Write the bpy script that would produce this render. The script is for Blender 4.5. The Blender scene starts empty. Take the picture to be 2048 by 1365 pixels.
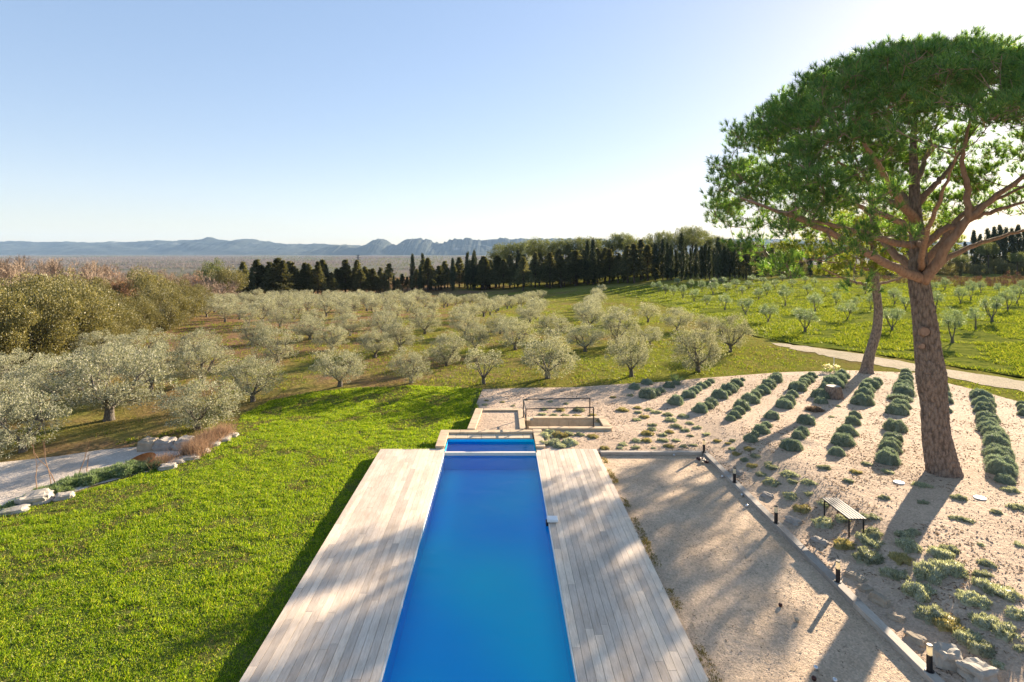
import bpy, bmesh, math, numpy as np
from mathutils import Vector
S = bpy.context.scene
COL = S.collection
# ------------------------------------------------------------------ camera
CAMH, F, CX, CY = 7.5, 1150.0, 1001.0, 503.0        # metres, and pixels of the 2048x1365 frame
cam = bpy.data.cameras.new("camera"); camo = bpy.data.objects.new("camera", cam); COL.objects.link(camo)
camo.location = (0, 0, CAMH); camo.rotation_euler = (math.pi/2, 0, 0)
cam.sensor_width = 36; cam.sensor_fit = 'HORIZONTAL'; cam.lens = 36*F/2048
cam.shift_x = (1024-CX)/2048; cam.shift_y = -(682.5-CY)/2048
cam.clip_start = .1; cam.clip_end = 40000
S.camera = camo
# ------------------------------------------------------------------ light
SUN_AZ, SUN_EL = math.radians(43.7), math.radians(15.5)
w = bpy.data.worlds.new("World"); S.world = w; w.use_nodes = True
nt = w.node_tree; bg = nt.nodes["Background"]
sky = nt.nodes.new("ShaderNodeTexSky"); sky.sky_type = 'NISHITA'; sky.sun_disc = False
sky.sun_elevation = SUN_EL; sky.sun_rotation = SUN_AZ
sky.air_density = 1.0; sky.dust_density = .35; sky.ozone_density = 1.6; sky.altitude = 100
sc_ = nt.nodes.new("ShaderNodeVectorMath"); sc_.operation = 'SCALE'; sc_.inputs['Scale'].default_value = .1
gm = nt.nodes.new("ShaderNodeGamma"); gm.inputs[1].default_value = .45
hs_ = nt.nodes.new("ShaderNodeHueSaturation"); hs_.inputs['Saturation'].default_value = 1.5
nt.links.new(sky.outputs[0], sc_.inputs[0]); nt.links.new(sc_.outputs[0], gm.inputs[0]); nt.links.new(gm.outputs[0], hs_.inputs['Color']); tn = nt.nodes.new('ShaderNodeVectorMath'); tn.operation = 'MULTIPLY'; tn.inputs[1].default_value = (1.0, .965, 1.07); nt.links.new(hs_.outputs[0], tn.inputs[0]); nt.links.new(tn.outputs[0], bg.inputs[0]); bg.inputs[1].default_value = .345
sl = bpy.data.lights.new("sun", 'SUN'); sl.energy = 5.0; sl.angle = math.radians(.55); sl.color = (1, .83, .62)
so = bpy.data.objects.new("sun", sl); COL.objects.link(so)
sdir = Vector((math.sin(SUN_AZ)*math.cos(SUN_EL), math.cos(SUN_AZ)*math.cos(SUN_EL), math.sin(SUN_EL)))
so.rotation_euler = sdir.to_track_quat('Z', 'Y').to_euler(); so.location = (0, 0, 60)
S.view_settings.view_transform = 'Standard'; S.view_settings.look = 'None'
S.view_settings.exposure = 1.9; S.view_settings.gamma = 1
S.render.engine = 'CYCLES'
S.cycles.max_bounces = 8; S.cycles.transparent_max_bounces = 12; S.cycles.diffuse_bounces = 3
R = np.random.default_rng(7)

# ------------------------------------------------------------------ helpers
def sm(t):
    t = np.clip(t, 0, 1); return t*t*(3-2*t)
_P = np.random.default_rng(3).random((256, 256))
def vnoise(x, y):
    xi = np.floor(x).astype(int); yi = np.floor(y).astype(int); fx = x-xi; fy = y-yi
    fx = fx*fx*(3-2*fx); fy = fy*fy*(3-2*fy)
    a = _P[xi % 256, yi % 256]; b = _P[(xi+1) % 256, yi % 256]; c = _P[xi % 256, (yi+1) % 256]; d = _P[(xi+1) % 256, (yi+1) % 256]
    return (a*(1-fx)+b*fx)*(1-fy)+(c*(1-fx)+d*fx)*fy
def fbm(x, y, o=4):
    s = 0; a = .5
    for i in range(o):
        s = s+a*vnoise(x*2**i+17*i, y*2**i+31*i); a *= .5
    return s
def T(x, y):
    x = np.asarray(x, float); y = np.asarray(y, float)
    xe = np.interp(y, [0, 21.8, 21.9, 23.7, 23.8, 27.2, 27.6, 31], [-4.4, -4.4, -2.3, -2.3, -1.15, -.95, -1.25, -1.1])
    low = -.26*(1-sm((x-xe+.12)/.24))*(1-sm((y-27)/6))
    drive = -.55*sm((-9.0-.62*(y-12)*0-x+(y-16)*.0)/9)*(1-sm((y-40)/20))*sm((24-y)/6+.3)
    mound = .42*sm((x-8.0)/2.2)*(1-sm((y-18)/12))
    far = -4.5*sm((y-45)/105)*(1-sm((x+10-y*.02)/75))
    near = low+drive*0.6+mound+far
    near = near+.16*(vnoise(x*.12, y*.12)-.5)*sm((np.hypot(x*.7, y)-28)/15)
    drop = -40*sm((y-230-.35*np.clip(x, 0, 400)-np.clip(-x, 0, 200)*-.2)/650)
    return near+drop
def at(px, py):
    X = (px-CX)/F; Y = -(py-CY)/F
    ts = np.geomspace(6, 9000, 900); h = CAMH+ts*Y-T(X*ts, ts)
    i = int(np.argmax(h < 0)); lo, hi = ts[i-1], ts[i]
    for _ in range(25):
        m = (lo+hi)/2
        if CAMH+m*Y-float(T(X*m, m)) < 0: hi = m
        else: lo = m
    return X*hi, hi
def gz(x, y): return float(T(x, y))

class MB:
    def __init__(s): s.v = []; s.q = []; s.t = []; s.qm = []; s.tm = []; s.n = 0
    def add(s, V, Q=None, Tr=None, m=0):
        V = np.asarray(V, np.float32).reshape(-1, 3)
        if Q is not None and len(Q): s.q.append(np.asarray(Q, np.int64)+s.n); s.qm.append(np.full(len(Q), m))
        if Tr is not None and len(Tr): s.t.append(np.asarray(Tr, np.int64)+s.n); s.tm.append(np.full(len(Tr), m))
        s.v.append(V); s.n += len(V); return s
    def mesh(s, name, mats, smooth=False):
        me = bpy.data.meshes.new(name)
        V = np.concatenate(s.v); q = np.concatenate(s.q) if s.q else np.zeros((0, 4), int); t = np.concatenate(s.t) if s.t else np.zeros((0, 3), int)
        me.vertices.add(len(V)); me.vertices.foreach_set('co', V.ravel())
        nl = 4*len(q)+3*len(t); me.loops.add(nl); me.loops.foreach_set('vertex_index', np.concatenate([q.ravel(), t.ravel()]).astype(np.int32))
        me.polygons.add(len(q)+len(t))
        st = np.concatenate([np.arange(len(q))*4, 4*len(q)+np.arange(len(t))*3]).astype(np.int32)
        me.polygons.foreach_set('loop_start', st)
        me.polygons.foreach_set('material_index', np.concatenate([np.concatenate(s.qm) if s.qm else [], np.concatenate(s.tm) if s.tm else []]).astype(np.int32))
        me.polygons.foreach_set('use_smooth', np.full(len(q)+len(t), smooth))
        for m in (mats if isinstance(mats, (list, tuple)) else [mats]): me.materials.append(m)
        me.update(calc_edges=True); me.validate(); return me
    def build(s, name, mats, parent=None, smooth=False, loc=None):
        o = bpy.data.objects.new(name, s.mesh(name, mats, smooth)); COL.objects.link(o)
        if parent is not None: o.parent = parent
        if loc is not None: o.location = loc
        return o
def box(mb, c, d, rz=0, m=0, bev=0.0):
    """box centred at c with half sizes d; chamfered vertical/top edges when bev"""
    x, y, z = d
    if bev <= 0:
        V = np.array([[sx*x, sy*y, sz*z] for sz in (-1, 1) for sx, sy in ((-1, -1), (1, -1), (1, 1), (-1, 1))], float)
        Q = [[3, 2, 1, 0], [4, 5, 6, 7], [0, 1, 5, 4], [1, 2, 6, 5], [2, 3, 7, 6], [3, 0, 4, 7]]
    else:
        L = []
        for zz, k in ((-z, bev), (-z+bev, 0), (z-bev, 0), (z, bev)):
            L += [[sx*(x-k), sy*(y-k), zz] for sx, sy in ((-1, -1), (1, -1), (1, 1), (-1, 1))]
        V = np.array(L, float); Q = [[3, 2, 1, 0], [12, 13, 14, 15]]
        for r in range(3):
            for i in range(4): j = (i+1) % 4; Q.append([r*4+i, r*4+j, r*4+4+j, r*4+4+i])
    if rz: cz, sz_ = math.cos(rz), math.sin(rz); V = V@np.array([[cz, sz_, 0], [-sz_, cz, 0], [0, 0, 1]])
    mb.add(V+np.array(c), Q, m=m); return mb
def tube(mb, P, rad, n=8, cap=True, m=0, wob=None):
    P = np.asarray(P, float); k = len(P); rad = np.broadcast_to(rad, (k,)).astype(float)
    D = np.gradient(P, axis=0); D /= np.linalg.norm(D, axis=1, keepdims=True)+1e-9
    ref = np.array([0, 0, 1.]) if abs(D[0, 2]) < .8 else np.array([1., 0, 0])
    A = np.cross(D, ref); A /= np.linalg.norm(A, axis=1, keepdims=True)+1e-9; B = np.cross(D, A)
    a = np.arange(n)*2*np.pi/n
    rr = rad[:, None]*np.ones((k, n))
    if wob is not None: rr = rr*wob
    V = P[:, None]+rr[:, :, None]*(np.cos(a)[None, :, None]*A[:, None]+np.sin(a)[None, :, None]*B[:, None])
    i = np.arange(k-1)[:, None]*n; j = np.arange(n)[None]; jn = (j+1) % n
    Q = np.stack([i+j, i+jn, i+n+jn, i+n+j], -1).reshape(-1, 4)
    V = V.reshape(-1, 3); Tr = None
    if cap:
        V = np.vstack([V, P[0], P[-1]]); j = np.arange(n); jn = (j+1) % n
        Tr = np.vstack([np.stack([jn, j, np.full(n, k*n)], -1), np.stack([(k-1)*n+j, (k-1)*n+jn, np.full(n, k*n+1)], -1)])
    mb.add(V, Q, Tr, m=m); return mb
def unit(v): return v/(np.linalg.norm(v, axis=-1, keepdims=True)+1e-9)
def leaves(mb, C, N, L, W, rng, up=.4, m=0, size_var=.35):
    """diamond leaves at C whose length runs roughly along N"""
    n = len(C); d = unit(N+rng.normal(0, .7, (n, 3))); s = unit(np.cross(d, rng.normal(0, 1, (n, 3))+np.array([0, 0, up])))
    l = L*(1+size_var*rng.uniform(-1, 1, (n, 1))); ww = W*(1+size_var*rng.uniform(-1, 1, (n, 1)))
    V = np.stack([C, C+d*l*.5+s*ww*.5, C+d*l, C+d*l*.5-s*ww*.5], 1).reshape(-1, 3)
    mb.add(V, np.arange(4*n).reshape(-1, 4), m=m)
def blades(mb, B, D, L, W, rng, m=0):
    n = len(B); s = unit(np.cross(D, rng.normal(0, 1, (n, 3))))
    V = np.stack([B-s*W*.5, B+s*W*.5, B+D*L], 1).reshape(-1, 3)
    mb.add(V, None, np.arange(3*n).reshape(-1, 3), m=m)
def sphere_pts(n, rng): return unit(rng.normal(0, 1, (n, 3)))

def tag(o, label=None, cat=None, group=None, kind=None):
    if label: o['label'] = label
    if cat: o['category'] = cat
    if group: o['group'] = group
    if kind: o['kind'] = kind
    return o
def empty(name, loc=(0, 0, 0), rz=0):
    o = bpy.data.objects.new(name, None); o.empty_display_size = .2; COL.objects.link(o); o.location = loc; o.rotation_euler = (0, 0, rz); return o
def kids(o): return KID.get(o.name, [])
KID = {}
def part(name, me, parent):
    o = bpy.data.objects.new(name, me); COL.objects.link(o); o.parent = parent; KID.setdefault(parent.name, []).append(o); return o
def thing(name, parts, loc, rz=0, sc=(1, 1, 1)):
    """an Empty carrying one mesh per part; parts share mesh data between copies"""
    r = empty(name, loc, rz); r.scale = sc if hasattr(sc, '__len__') else (sc, sc, sc)
    for pn, me in parts: part(pn, me, r)
    return r
ORD = ['nearest', 'second', 'third', 'fourth', 'fifth', 'sixth', 'seventh', 'eighth', 'ninth', 'tenth', 'eleventh', 'twelfth', 'thirteenth', 'fourteenth', 'fifteenth', 'sixteenth', 'seventeenth', 'eighteenth', 'nineteenth', 'twentieth']
def ordn(i, first='first'):
    if i == 0: return first
    if i < 20: return ORD[i]
    if i >= 99: return 'one hundred and '+ordn(i-100, 'first') if i > 99 else 'hundredth'
    tens = {2: 'twenty', 3: 'thirty', 4: 'forty', 5: 'fifty', 6: 'sixty', 7: 'seventy', 8: 'eighty', 9: 'ninety'}
    k = i+1
    if k % 10 == 0: return {20: 'twentieth', 30: 'thirtieth', 40: 'fortieth', 50: 'fiftieth', 60: 'sixtieth', 70: 'seventieth', 80: 'eightieth', 90: 'ninetieth'}.get(k, str(k)+'th')
    u = ['', 'first', 'second', 'third', 'fourth', 'fifth', 'sixth', 'seventh', 'eighth', 'ninth'][k % 10]
    return tens[k//10]+'-'+u
LM = {}
def label_near(objs, text, keys, cat, group):
    """number the objects outwards from the landmark each is closest to"""
    b = {}
    for o in objs:
        d = {k: math.hypot(o.location.x-LM[k][0], o.location.y-LM[k][1]) for k in keys}
        k = min(d, key=d.get); b.setdefault(k, []).append((d[k], o))
    for k, l in b.items():
        l.sort(key=lambda t: t[0])
        for i, (d, o) in enumerate(l):
            tag(o, (text+', '+('nearest' if i == 0 else ordn(i)+' nearest')+' to '+k), cat, group)

# ------------------------------------------------------------------ materials
class Mat:
    def __init__(s, name, rough=.8, spec=.3):
        s.m = bpy.data.materials.new(name); s.m.use_nodes = True; s.nt = s.m.node_tree; s.b = s.nt.nodes['Principled BSDF']
        s.b.inputs['Roughness'].default_value = rough; s.b.inputs['Specular IOR Level'].default_value = spec
        s.out = s.nt.nodes['Material Output']
    def n(s, t, **k):
        o = s.nt.nodes.new('ShaderNode'+t)
        for a, v in k.items():
            if a.startswith('i_'): o.inputs[a[2:].replace('_', ' ')].default_value = v
            else: setattr(o, a, v)
        return o
    def l(s, a, b): s.nt.links.new(a, b)
    def coord(s, scale=(1, 1, 1), kind='Object'):
        c = s.n('TexCoord'); mp = s.n('Mapping'); mp.inputs['Scale'].default_value = scale; s.l(c.outputs[kind], mp.inputs[0]); return mp.outputs[0]
    def noise(s, scale, detail=4, rough=.6, vec=None, dist=0):
        o = s.n('TexNoise'); o.inputs['Scale'].default_value = scale; o.inputs['Detail'].default_value = detail; o.inputs['Roughness'].default_value = rough; o.inputs['Distortion'].default_value = dist
        if vec is not None: s.l(vec, o.inputs['Vector'])
        return o.outputs['Fac']
    def ramp(s, fac, stops, interp='LINEAR'):
        o = s.n('ValToRGB'); r = o.color_ramp; r.interpolation = interp
        while len(r.elements) < len(stops): r.elements.new(.5)
        for e, (p, c) in zip(r.elements, stops): e.position = p; e.color = (*c, 1) if len(c) == 3 else c
        s.l(fac, o.inputs[0]); return o.outputs[0]
    def mix(s, fac, a, b, mode='MIX'):
        o = s.n('Mix', data_type='RGBA', blend_type=mode)
        for sock, v in ((o.inputs[0], fac), (o.inputs[6], a), (o.inputs[7], b)):
            if isinstance(v, (int, float)): sock.default_value = v
            elif isinstance(v, tuple): sock.default_value = (*v, 1)
            else: s.l(v, sock)
        return o.outputs[2]
    def col(s, c):
        if isinstance(c, tuple): s.b.inputs['Base Color'].default_value = (*c, 1)
        else: s.l(c, s.b.inputs['Base Color'])
        return s
    def bump(s, h, strength=.5, dist=.02):
        o = s.n('Bump'); o.inputs['Strength'].default_value = strength; o.inputs['Distance'].default_value = dist; s.l(h, o.inputs['Height'])
        if s.b.inputs['Normal'].links: s.l(s.b.inputs['Normal'].links[0].from_socket, o.inputs['Normal'])
        s.l(o.outputs[0], s.b.inputs['Normal']); return s
def foliage(name, stops, trans=.35, rough=.55, spec=.3, tcol=None, objvar=.25):
    M = Mat(name, rough, spec); g = M.n('NewGeometry'); c = M.ramp(g.outputs['Random Per Island'], stops)
    oi = M.n('ObjectInfo'); hs = M.n('HueSaturation'); mr = M.n('MapRange'); mr.inputs['To Min'].default_value = 1-objvar; mr.inputs['To Max'].default_value = 1+objvar
    M.l(oi.outputs['Random'], mr.inputs[0]); M.l(mr.outputs[0], hs.inputs['Value']); M.l(c, hs.inputs['Color'])
    M.col(hs.outputs[0])
    tr = M.n('BsdfTranslucent'); c2 = M.mix(1.0, hs.outputs[0], tcol or (1.5, 1.7, .7), 'MULTIPLY'); M.l(c2, tr.inputs[0])
    mx = M.n('MixShader'); mx.inputs[0].default_value = trans; M.l(M.b.outputs[0], mx.inputs[1]); M.l(tr.outputs[0], mx.inputs[2]); M.l(mx.outputs[0], M.out.inputs[0])
    return M.m
def bark(name, c1, c2, c3, sc=1.0, depth=.05, st=1.6):
    M = Mat(name, .95, .1); v = M.coord((5*sc, 5*sc, st*sc)); vo = M.n('TexVoronoi', feature='F1'); vo.inputs['Scale'].default_value = 1.6
    n = M.noise(3, 5, .6, v, .5); mv = M.mix(.25, v, n, 'ADD'); M.l(mv, vo.inputs['Vector'])
    f = M.noise(9, 6, .7, v)
    c = M.ramp(vo.outputs['Distance'], [(0, c1), (.45, c2), (.8, c3)]); c = M.mix(.45, c, M.ramp(f, [(.3, c3), (.7, c1)])); M.col(c)
    M.bump(vo.outputs['Distance'], 1.0, -depth); M.bump(f, .6, depth*.4); return M.m
def gravel(name, a, b, c, sc=1.0):
    M = Mat(name, .95, .15); v = M.coord(); big = M.noise(.35*sc, 5, .6, v); mid = M.noise(4*sc, 6, .7, v); fine = M.noise(45, 4, .8, v)
    vo = M.n('TexVoronoi'); vo.inputs['Scale'].default_value = 28; M.l(v, vo.inputs['Vector'])
    cc = M.ramp(big, [(.36, a), (.64, b)]); cc = M.mix(M.ramp(mid, [(.5, (0, 0, 0)), (.75, (.6, .6, .6))]), cc, c)
    g = M.ramp(vo.outputs['Color'], [(0, (.72, .7, .68)), (1, (1.18, 1.16, 1.12))]); cc = M.mix(.9, cc, g, 'MULTIPLY')
    M.col(cc); M.bump(mid, .9, .09); M.bump(fine, .8, .012); M.bump(vo.outputs['Distance'], .6, -.012); return M.m
def simple(name, c, rough=.6, spec=.4, metal=0, var=.15, sc=6, bump=.2, bd=.005):
    M = Mat(name, rough, spec); M.b.inputs['Metallic'].default_value = metal
    f = M.noise(sc, 5, .65, M.coord()); M.col(M.ramp(f, [(.25, tuple(x*(1-var) for x in c)), (.75, tuple(min(1, x*(1+var)) for x in c))])); M.bump(f, bump, bd); return M.m

MT = {}
MT['lawn'] = None
def ground_lawn():
    M = Mat('lawn_soil', .95, 0.0); v = M.coord(); a = M.noise(.5, 4, .6, v); b = M.noise(6, 6, .75, v)
    c = M.ramp(a, [(.35, (.07, .10, .018)), (.7, (.13, .15, .03))]); c = M.mix(M.ramp(b, [(.52, (0, 0, 0)), (.72, (1, 1, 1))]), c, (.16, .13, .07)); M.col(c); M.bump(b, 1, .05); return M.m
def ground_grove():
    M = Mat('grove_soil', .95, 0.0); v = M.coord(); a = M.noise(.055, 5, .62, v, .6); b = M.noise(.45, 6, .7, v); d = M.noise(5, 6, .75, v)
    grass = M.ramp(d, [(.3, (.10, .11, .022)), (.7, (.24, .23, .05))]); soil = M.ramp(d, [(.3, (.13, .075, .04)), (.7, (.27, .17, .095))])
    sx = M.n('SeparateXYZ'); M.l(v, sx.inputs[0]); mr = M.n('MapRange'); mr.inputs['From Min'].default_value = 12; mr.inputs['From Max'].default_value = -30; mr.inputs['To Min'].default_value = -.26; mr.inputs['To Max'].default_value = .02; M.l(sx.outputs[0], mr.inputs[0])
    ad = M.n('Math', operation='ADD'); M.l(mr.outputs[0], ad.inputs[0]); m2 = M.n('Math', operation='MULTIPLY_ADD'); M.l(b, m2.inputs[0]); m2.inputs[1].default_value = .5; M.l(a, m2.inputs[2]); M.l(m2.outputs[0], ad.inputs[1])
    M.col(M.mix(M.ramp(ad.outputs[0], [(.50, (0, 0, 0)), (.74, (1, 1, 1))]), grass, soil)); M.bump(b, .8, .25); M.bump(d, 1, .06); return M.m
def ground_field():
    M = Mat('field_grass', .95, 0.0); v = M.coord(); a = M.noise(.12, 5, .6, v); b = M.noise(1.3, 6, .7, v); d = M.noise(9, 5, .7, v)
    c = M.ramp(a, [(.3, (.12, .145, .025)), (.7, (.22, .23, .045))]); c = M.mix(M.ramp(b, [(.48, (0, 0, 0)), (.62, (.85, .85, .85))]), c, (.05, .08, .015)); M.col(c); M.bump(b, 1, .3); M.bump(d, 1, .05); return M.m
MT['lawn'] = ground_lawn(); MT['grove'] = ground_grove(); MT['field'] = ground_field()
MT['gravel'] = gravel('garden_gravel', (.50, .375, .275), (.62, .475, .355), (.36, .28, .20))
MT['court'] = gravel('court_sand', (.58, .435, .305), (.70, .54, .395), (.30, .25, .17), 1.6)
MT['drive'] = gravel('drive_gravel', (.50, .43, .36), (.66, .58, .50), (.34, .29, .22))
MT['track'] = gravel('track_dirt', (.26, .22, .13), (.40, .31, .21), (.16, .17, .05))
MT['grass'] = foliage('grass_blade', [(0, (.08, .16, .010)), (.5, (.20, .30, .014)), (.85, (.36, .42, .03)), (1, (.50, .44, .15))], .5, .5, .25, (1.5, 1.5, .5), 0)
MT['weed'] = foliage('weed_blade', [(0, (.045, .075, .014)), (.6, (.135, .17, .025)), (1, (.27, .27, .06))], .5, .55, .25, (1.5, 1.5, .5), 0)
MT['dry'] = foliage('dry_blade', [(0, (.13, .13, .04)), (.5, (.23, .20, .07)), (1, (.34, .25, .12))], .4, .7, .1, (1.2, 1.1, .8), 0)
MT['olive'] = foliage('olive_leaf', [(0, (.12, .13, .075)), (.5, (.29, .29, .20)), (.85, (.50, .48, .36)), (1, (.64, .60, .47))], .30, .6, .22, (1.25, 1.25, .8), .12)
MT['olive_field'] = foliage('olive_leaf_green', [(0, (.10, .14, .075)), (.5, (.20, .25, .15)), (1, (.36, .40, .27))], .36, .45, .4, (1.2, 1.3, .75), .1)
MT['oak'] = foliage('oak_leaf', [(0, (.08, .085, .03)), (.6, (.18, .17, .07)), (1, (.32, .28, .13))], .3, .5, .35, (1.3, 1.2, .6), .15)
MT['redleaf'] = foliage('brown_leaf', [(0, (.20, .11, .06)), (.6, (.33, .20, .12)), (1, (.46, .32, .21))], .4, .6, .2, (1.2, 1, .8), .1)
MT['conifer'] = foliage('conifer_needle', [(0, (.06, .07, .035)), (.6, (.12, .13, .06)), (1, (.23, .21, .11))], .4, .6, .25, (1.3, 1.2, .6), .25)
MT['cypress'] = foliage('cypress_needle', [(0, (.03, .045, .024)), (.7, (.06, .08, .04)), (1, (.12, .13, .065))], .2, .6, .25, (1.3, 1.2, .6), .2)
MT['aleppo'] = foliage('aleppo_needle', [(0, (.07, .09, .04)), (.6, (.13, .15, .065)), (1, (.23, .23, .11))], .4, .6, .25, (1.3, 1.3, .6), .2)
MT['pine'] = foliage('pine_needle', [(0, (.055, .12, .05)), (.5, (.115, .215, .08)), (.9, (.21, .32, .10)), (1, (.32, .27, .14))], .48, .45, .4, (1.7, 1.8, .45), .05)
MT['pine2'] = foliage('pine_needle_light', [(0, (.09, .12, .025)), (.5, (.19, .23, .045)), (1, (.33, .34, .08))], .55, .45, .35, (1.6, 1.6, .45), .05)
MT['lav'] = foliage('lavender_leaf', [(0, (.14, .175, .13)), (.5, (.26, .305, .235)), (1, (.46, .50, .39))], .25, .6, .25, (1.1, 1.2, .8), .15)
MT['lavdry'] = foliage('lavender_stem_dry', [(0, (.10, .07, .05)), (.5, (.20, .14, .09)), (1, (.32, .24, .16))], .25, .7, .2, (1.1, 1, .8), .1)
MT['cush'] = foliage('cushion_leaf', [(0, (.19, .20, .12)), (.5, (.36, .375, .26)), (1, (.60, .60, .47))], .3, .6, .25, (1.2, 1.2, .7), .25)
MT['cushy'] = foliage('cushion_leaf_yellow', [(0, (.20, .18, .07)), (.5, (.36, .32, .14)), (1, (.52, .46, .26))], .3, .6, .25, (1.2, 1.1, .6), .2)
MT['ros'] = foliage('rosemary_leaf', [(0, (.10, .14, .06)), (.5, (.19, .25, .12)), (1, (.34, .39, .22))], .35, .55, .3, (1.2, 1.3, .7), .1)
MT['straw'] = foliage('straw_blade', [(0, (.22, .13, .085)), (.5, (.36, .24, .16)), (1, (.50, .37, .26))], .4, .7, .15, (1.1, 1, .85), .1)
MT['white_petal'] = foliage('white_petal', [(0, (.7, .68, .6)), (1, (.85, .75, .3))], .4, .6, .2, (1, 1, .8), 0)
MT['plain_wood'] = foliage('bare_poplar_twigs', [(0, (.16, .12, .09)), (.5, (.27, .21, .16)), (1, (.42, .35, .29))], .15, .9, .05, (1, 1, 1), 0)
MT['bark_pine'] = bark('pine_bark', (.44, .345, .275), (.30, .22, .17), (.07, .05, .04), 1.7, .05, 2.0)
MT['bark_limb'] = bark('pine_limb_bark', (.16, .10, .07), (.33, .21, .145), (.42, .28, .20), 1.6, .02)
MT['bark_olive'] = bark('olive_bark', (.05, .045, .035), (.13, .11, .09), (.22, .19, .16), 4, .02)
MT['bark_dark'] = bark('dark_bark', (.03, .024, .018), (.08, .06, .048), (.13, .10, .08), 2, .02)
MT['twig'] = simple('bare_twig', (.31, .235, .17), .9, .1, var=.3)
MT['twigdark'] = simple('dark_twig', (.13, .095, .07), .9, .1, var=.3)
MT['stone'] = simple('pale_stone', (.55, .45, .32), .85, .25, var=.22, sc=3, bump=.6, bd=.02)
MT['limestone'] = simple('white_limestone', (.38, .335, .275), .85, .25, var=.25, sc=5, bump=.8, bd=.03)
MT['rock'] = simple('boulder_rock', (.34, .275, .20), .9, .2, var=.35, sc=2.5, bump=.9, bd=.05)
MT['bluerock'] = simple('grey_rock', (.33, .29, .25), .9, .2, var=.3, sc=3, bump=.9, bd=.04)
MT['iron'] = simple('dark_iron', (.035, .033, .035), .45, .5, .6, var=.3, sc=20, bump=.2)
MT['rust'] = simple('rusty_steel', (.38, .13, .035), .8, .3, .2, var=.4, sc=8)
MT['plastic'] = simple('white_plastic', (.78, .78, .76), .4, .5, var=.04)
MT['ball_dark'] = simple('dark_rust_ball', (.06, .02, .015), .45, .5, .4, var=.3, sc=20)
MT['ball_steel'] = simple('steel_ball', (.62, .62, .62), .3, .5, .85, var=.12, sc=20)
MT['ball_tan'] = simple('tan_ball', (.40, .32, .22), .6, .4, .1, var=.2, sc=20)
MT['lid'] = simple('pale_lid', (.75, .73, .68), .5, .4, var=.06)
MT['red'] = simple('red_paint', (.50, .02, .015), .4, .5, var=.15)
MT['bluepaint'] = simple('blue_paint', (.02, .05, .22), .4, .5, var=.15)
MT['black'] = simple('black_rubber', (.02, .02, .02), .8, .3, var=.2)
MT['coping'] = simple('sandstone_coping', (.56, .42, .27), .8, .3, var=.28, sc=2.2, bump=.5, bd=.015)
def wood(name, a, b, rough=.75):
    M = Mat(name, rough, .35); g = M.n('NewGeometry'); v = M.coord((14, .9, 14))
    n = M.noise(2.2, 7, .65, v, 1.6); f = M.noise(18, 4, .7, M.coord((6, .5, 6)))
    stain = M.noise(1.3, 4, .6, M.coord((1.5, .8, 1)))
    c = M.ramp(n, [(.3, a), (.65, b)]); c = M.mix(.8, c, M.ramp(g.outputs['Random Per Island'], [(0, (.66, .65, .65)), (.5, (.95, .94, .93)), (1, (1.15, 1.12, 1.06))]), 'MULTIPLY')
    c = M.mix(.55, c, M.ramp(stain, [(.35, (.74, .70, .66)), (.6, (1.05, 1.05, 1.05))]), 'MULTIPLY'); M.col(c); M.bump(n, .35, .006); M.bump(f, .3, .002); return M.m
MT['deck'] = wood('weathered_decking', (.62, .485, .36), (.84, .705, .565))
MT['timber'] = wood('grey_timber', (.30, .26, .22), (.48, .43, .37))
MT['bench'] = wood('bench_slat_wood', (.12, .11, .10), (.26, .24, .22), .6)

def water_mat():
    M = Mat('pool_water_surface'); nt = M.nt; nt.nodes.remove(M.b)
    M.b = None
    v = M.coord((1, 1.3, 1)); n1 = M.noise(1.6, 3, .5, v, .3); n2 = M.noise(9, 3, .6, v)
    bp = M.n('Bump'); bp.inputs['Strength'].default_value = .30; bp.inputs['Distance'].default_value = .05; M.l(n1, bp.inputs['Height'])
    bp2 = M.n('Bump'); bp2.inputs['Strength'].default_value = .30; bp2.inputs['Distance'].default_value = .01; M.l(n2, bp2.inputs['Height']); M.l(bp.outputs[0], bp2.inputs['Normal'])
    fr = M.n('Fresnel'); fr.inputs['IOR'].default_value = 1.25; M.l(bp2.outputs[0], fr.inputs['Normal'])
    tr = M.n('BsdfTransparent'); tr.inputs[0].default_value = (.72, .96, 1.0, 1)
    gl = M.n('BsdfGlossy'); gl.inputs['Roughness'].default_value = .05; M.l(bp2.outputs[0], gl.inputs['Normal'])
    mx = M.n('MixShader'); M.l(fr.outputs[0], mx.inputs[0]); M.l(tr.outputs[0], mx.inputs[1]); M.l(gl.outputs[0], mx.inputs[2]); M.l(mx.outputs[0], M.out.inputs[0]); return M.m
MT['water'] = water_mat()
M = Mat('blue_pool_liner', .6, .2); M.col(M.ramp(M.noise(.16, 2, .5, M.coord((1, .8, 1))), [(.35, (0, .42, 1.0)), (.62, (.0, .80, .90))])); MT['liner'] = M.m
MT['cream'] = simple('white_pool_edge', (.70, .66, .58), .6, .4, var=.08)
def coping_mat():
    return MT['coping']
def mount_mat(name, rock, green):
    M = Mat(name, .95, .05); v = M.coord(); a = M.noise(.004, 8, .65, v); b = M.noise(.0012, 6, .6, v)
    g = M.n('NewGeometry'); sx = M.n('SeparateXYZ'); M.l(g.outputs['Normal'], sx.inputs[0])
    c = M.ramp(a, [(.45, green), (.6, tuple(x*1.4 for x in green)), (.78, rock)]); M.col(c); M.bump(a, .6, 30); return M.m
MT['mount'] = mount_mat('mountain_rock', (.22, .21, .20), (.035, .042, .035))
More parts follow.
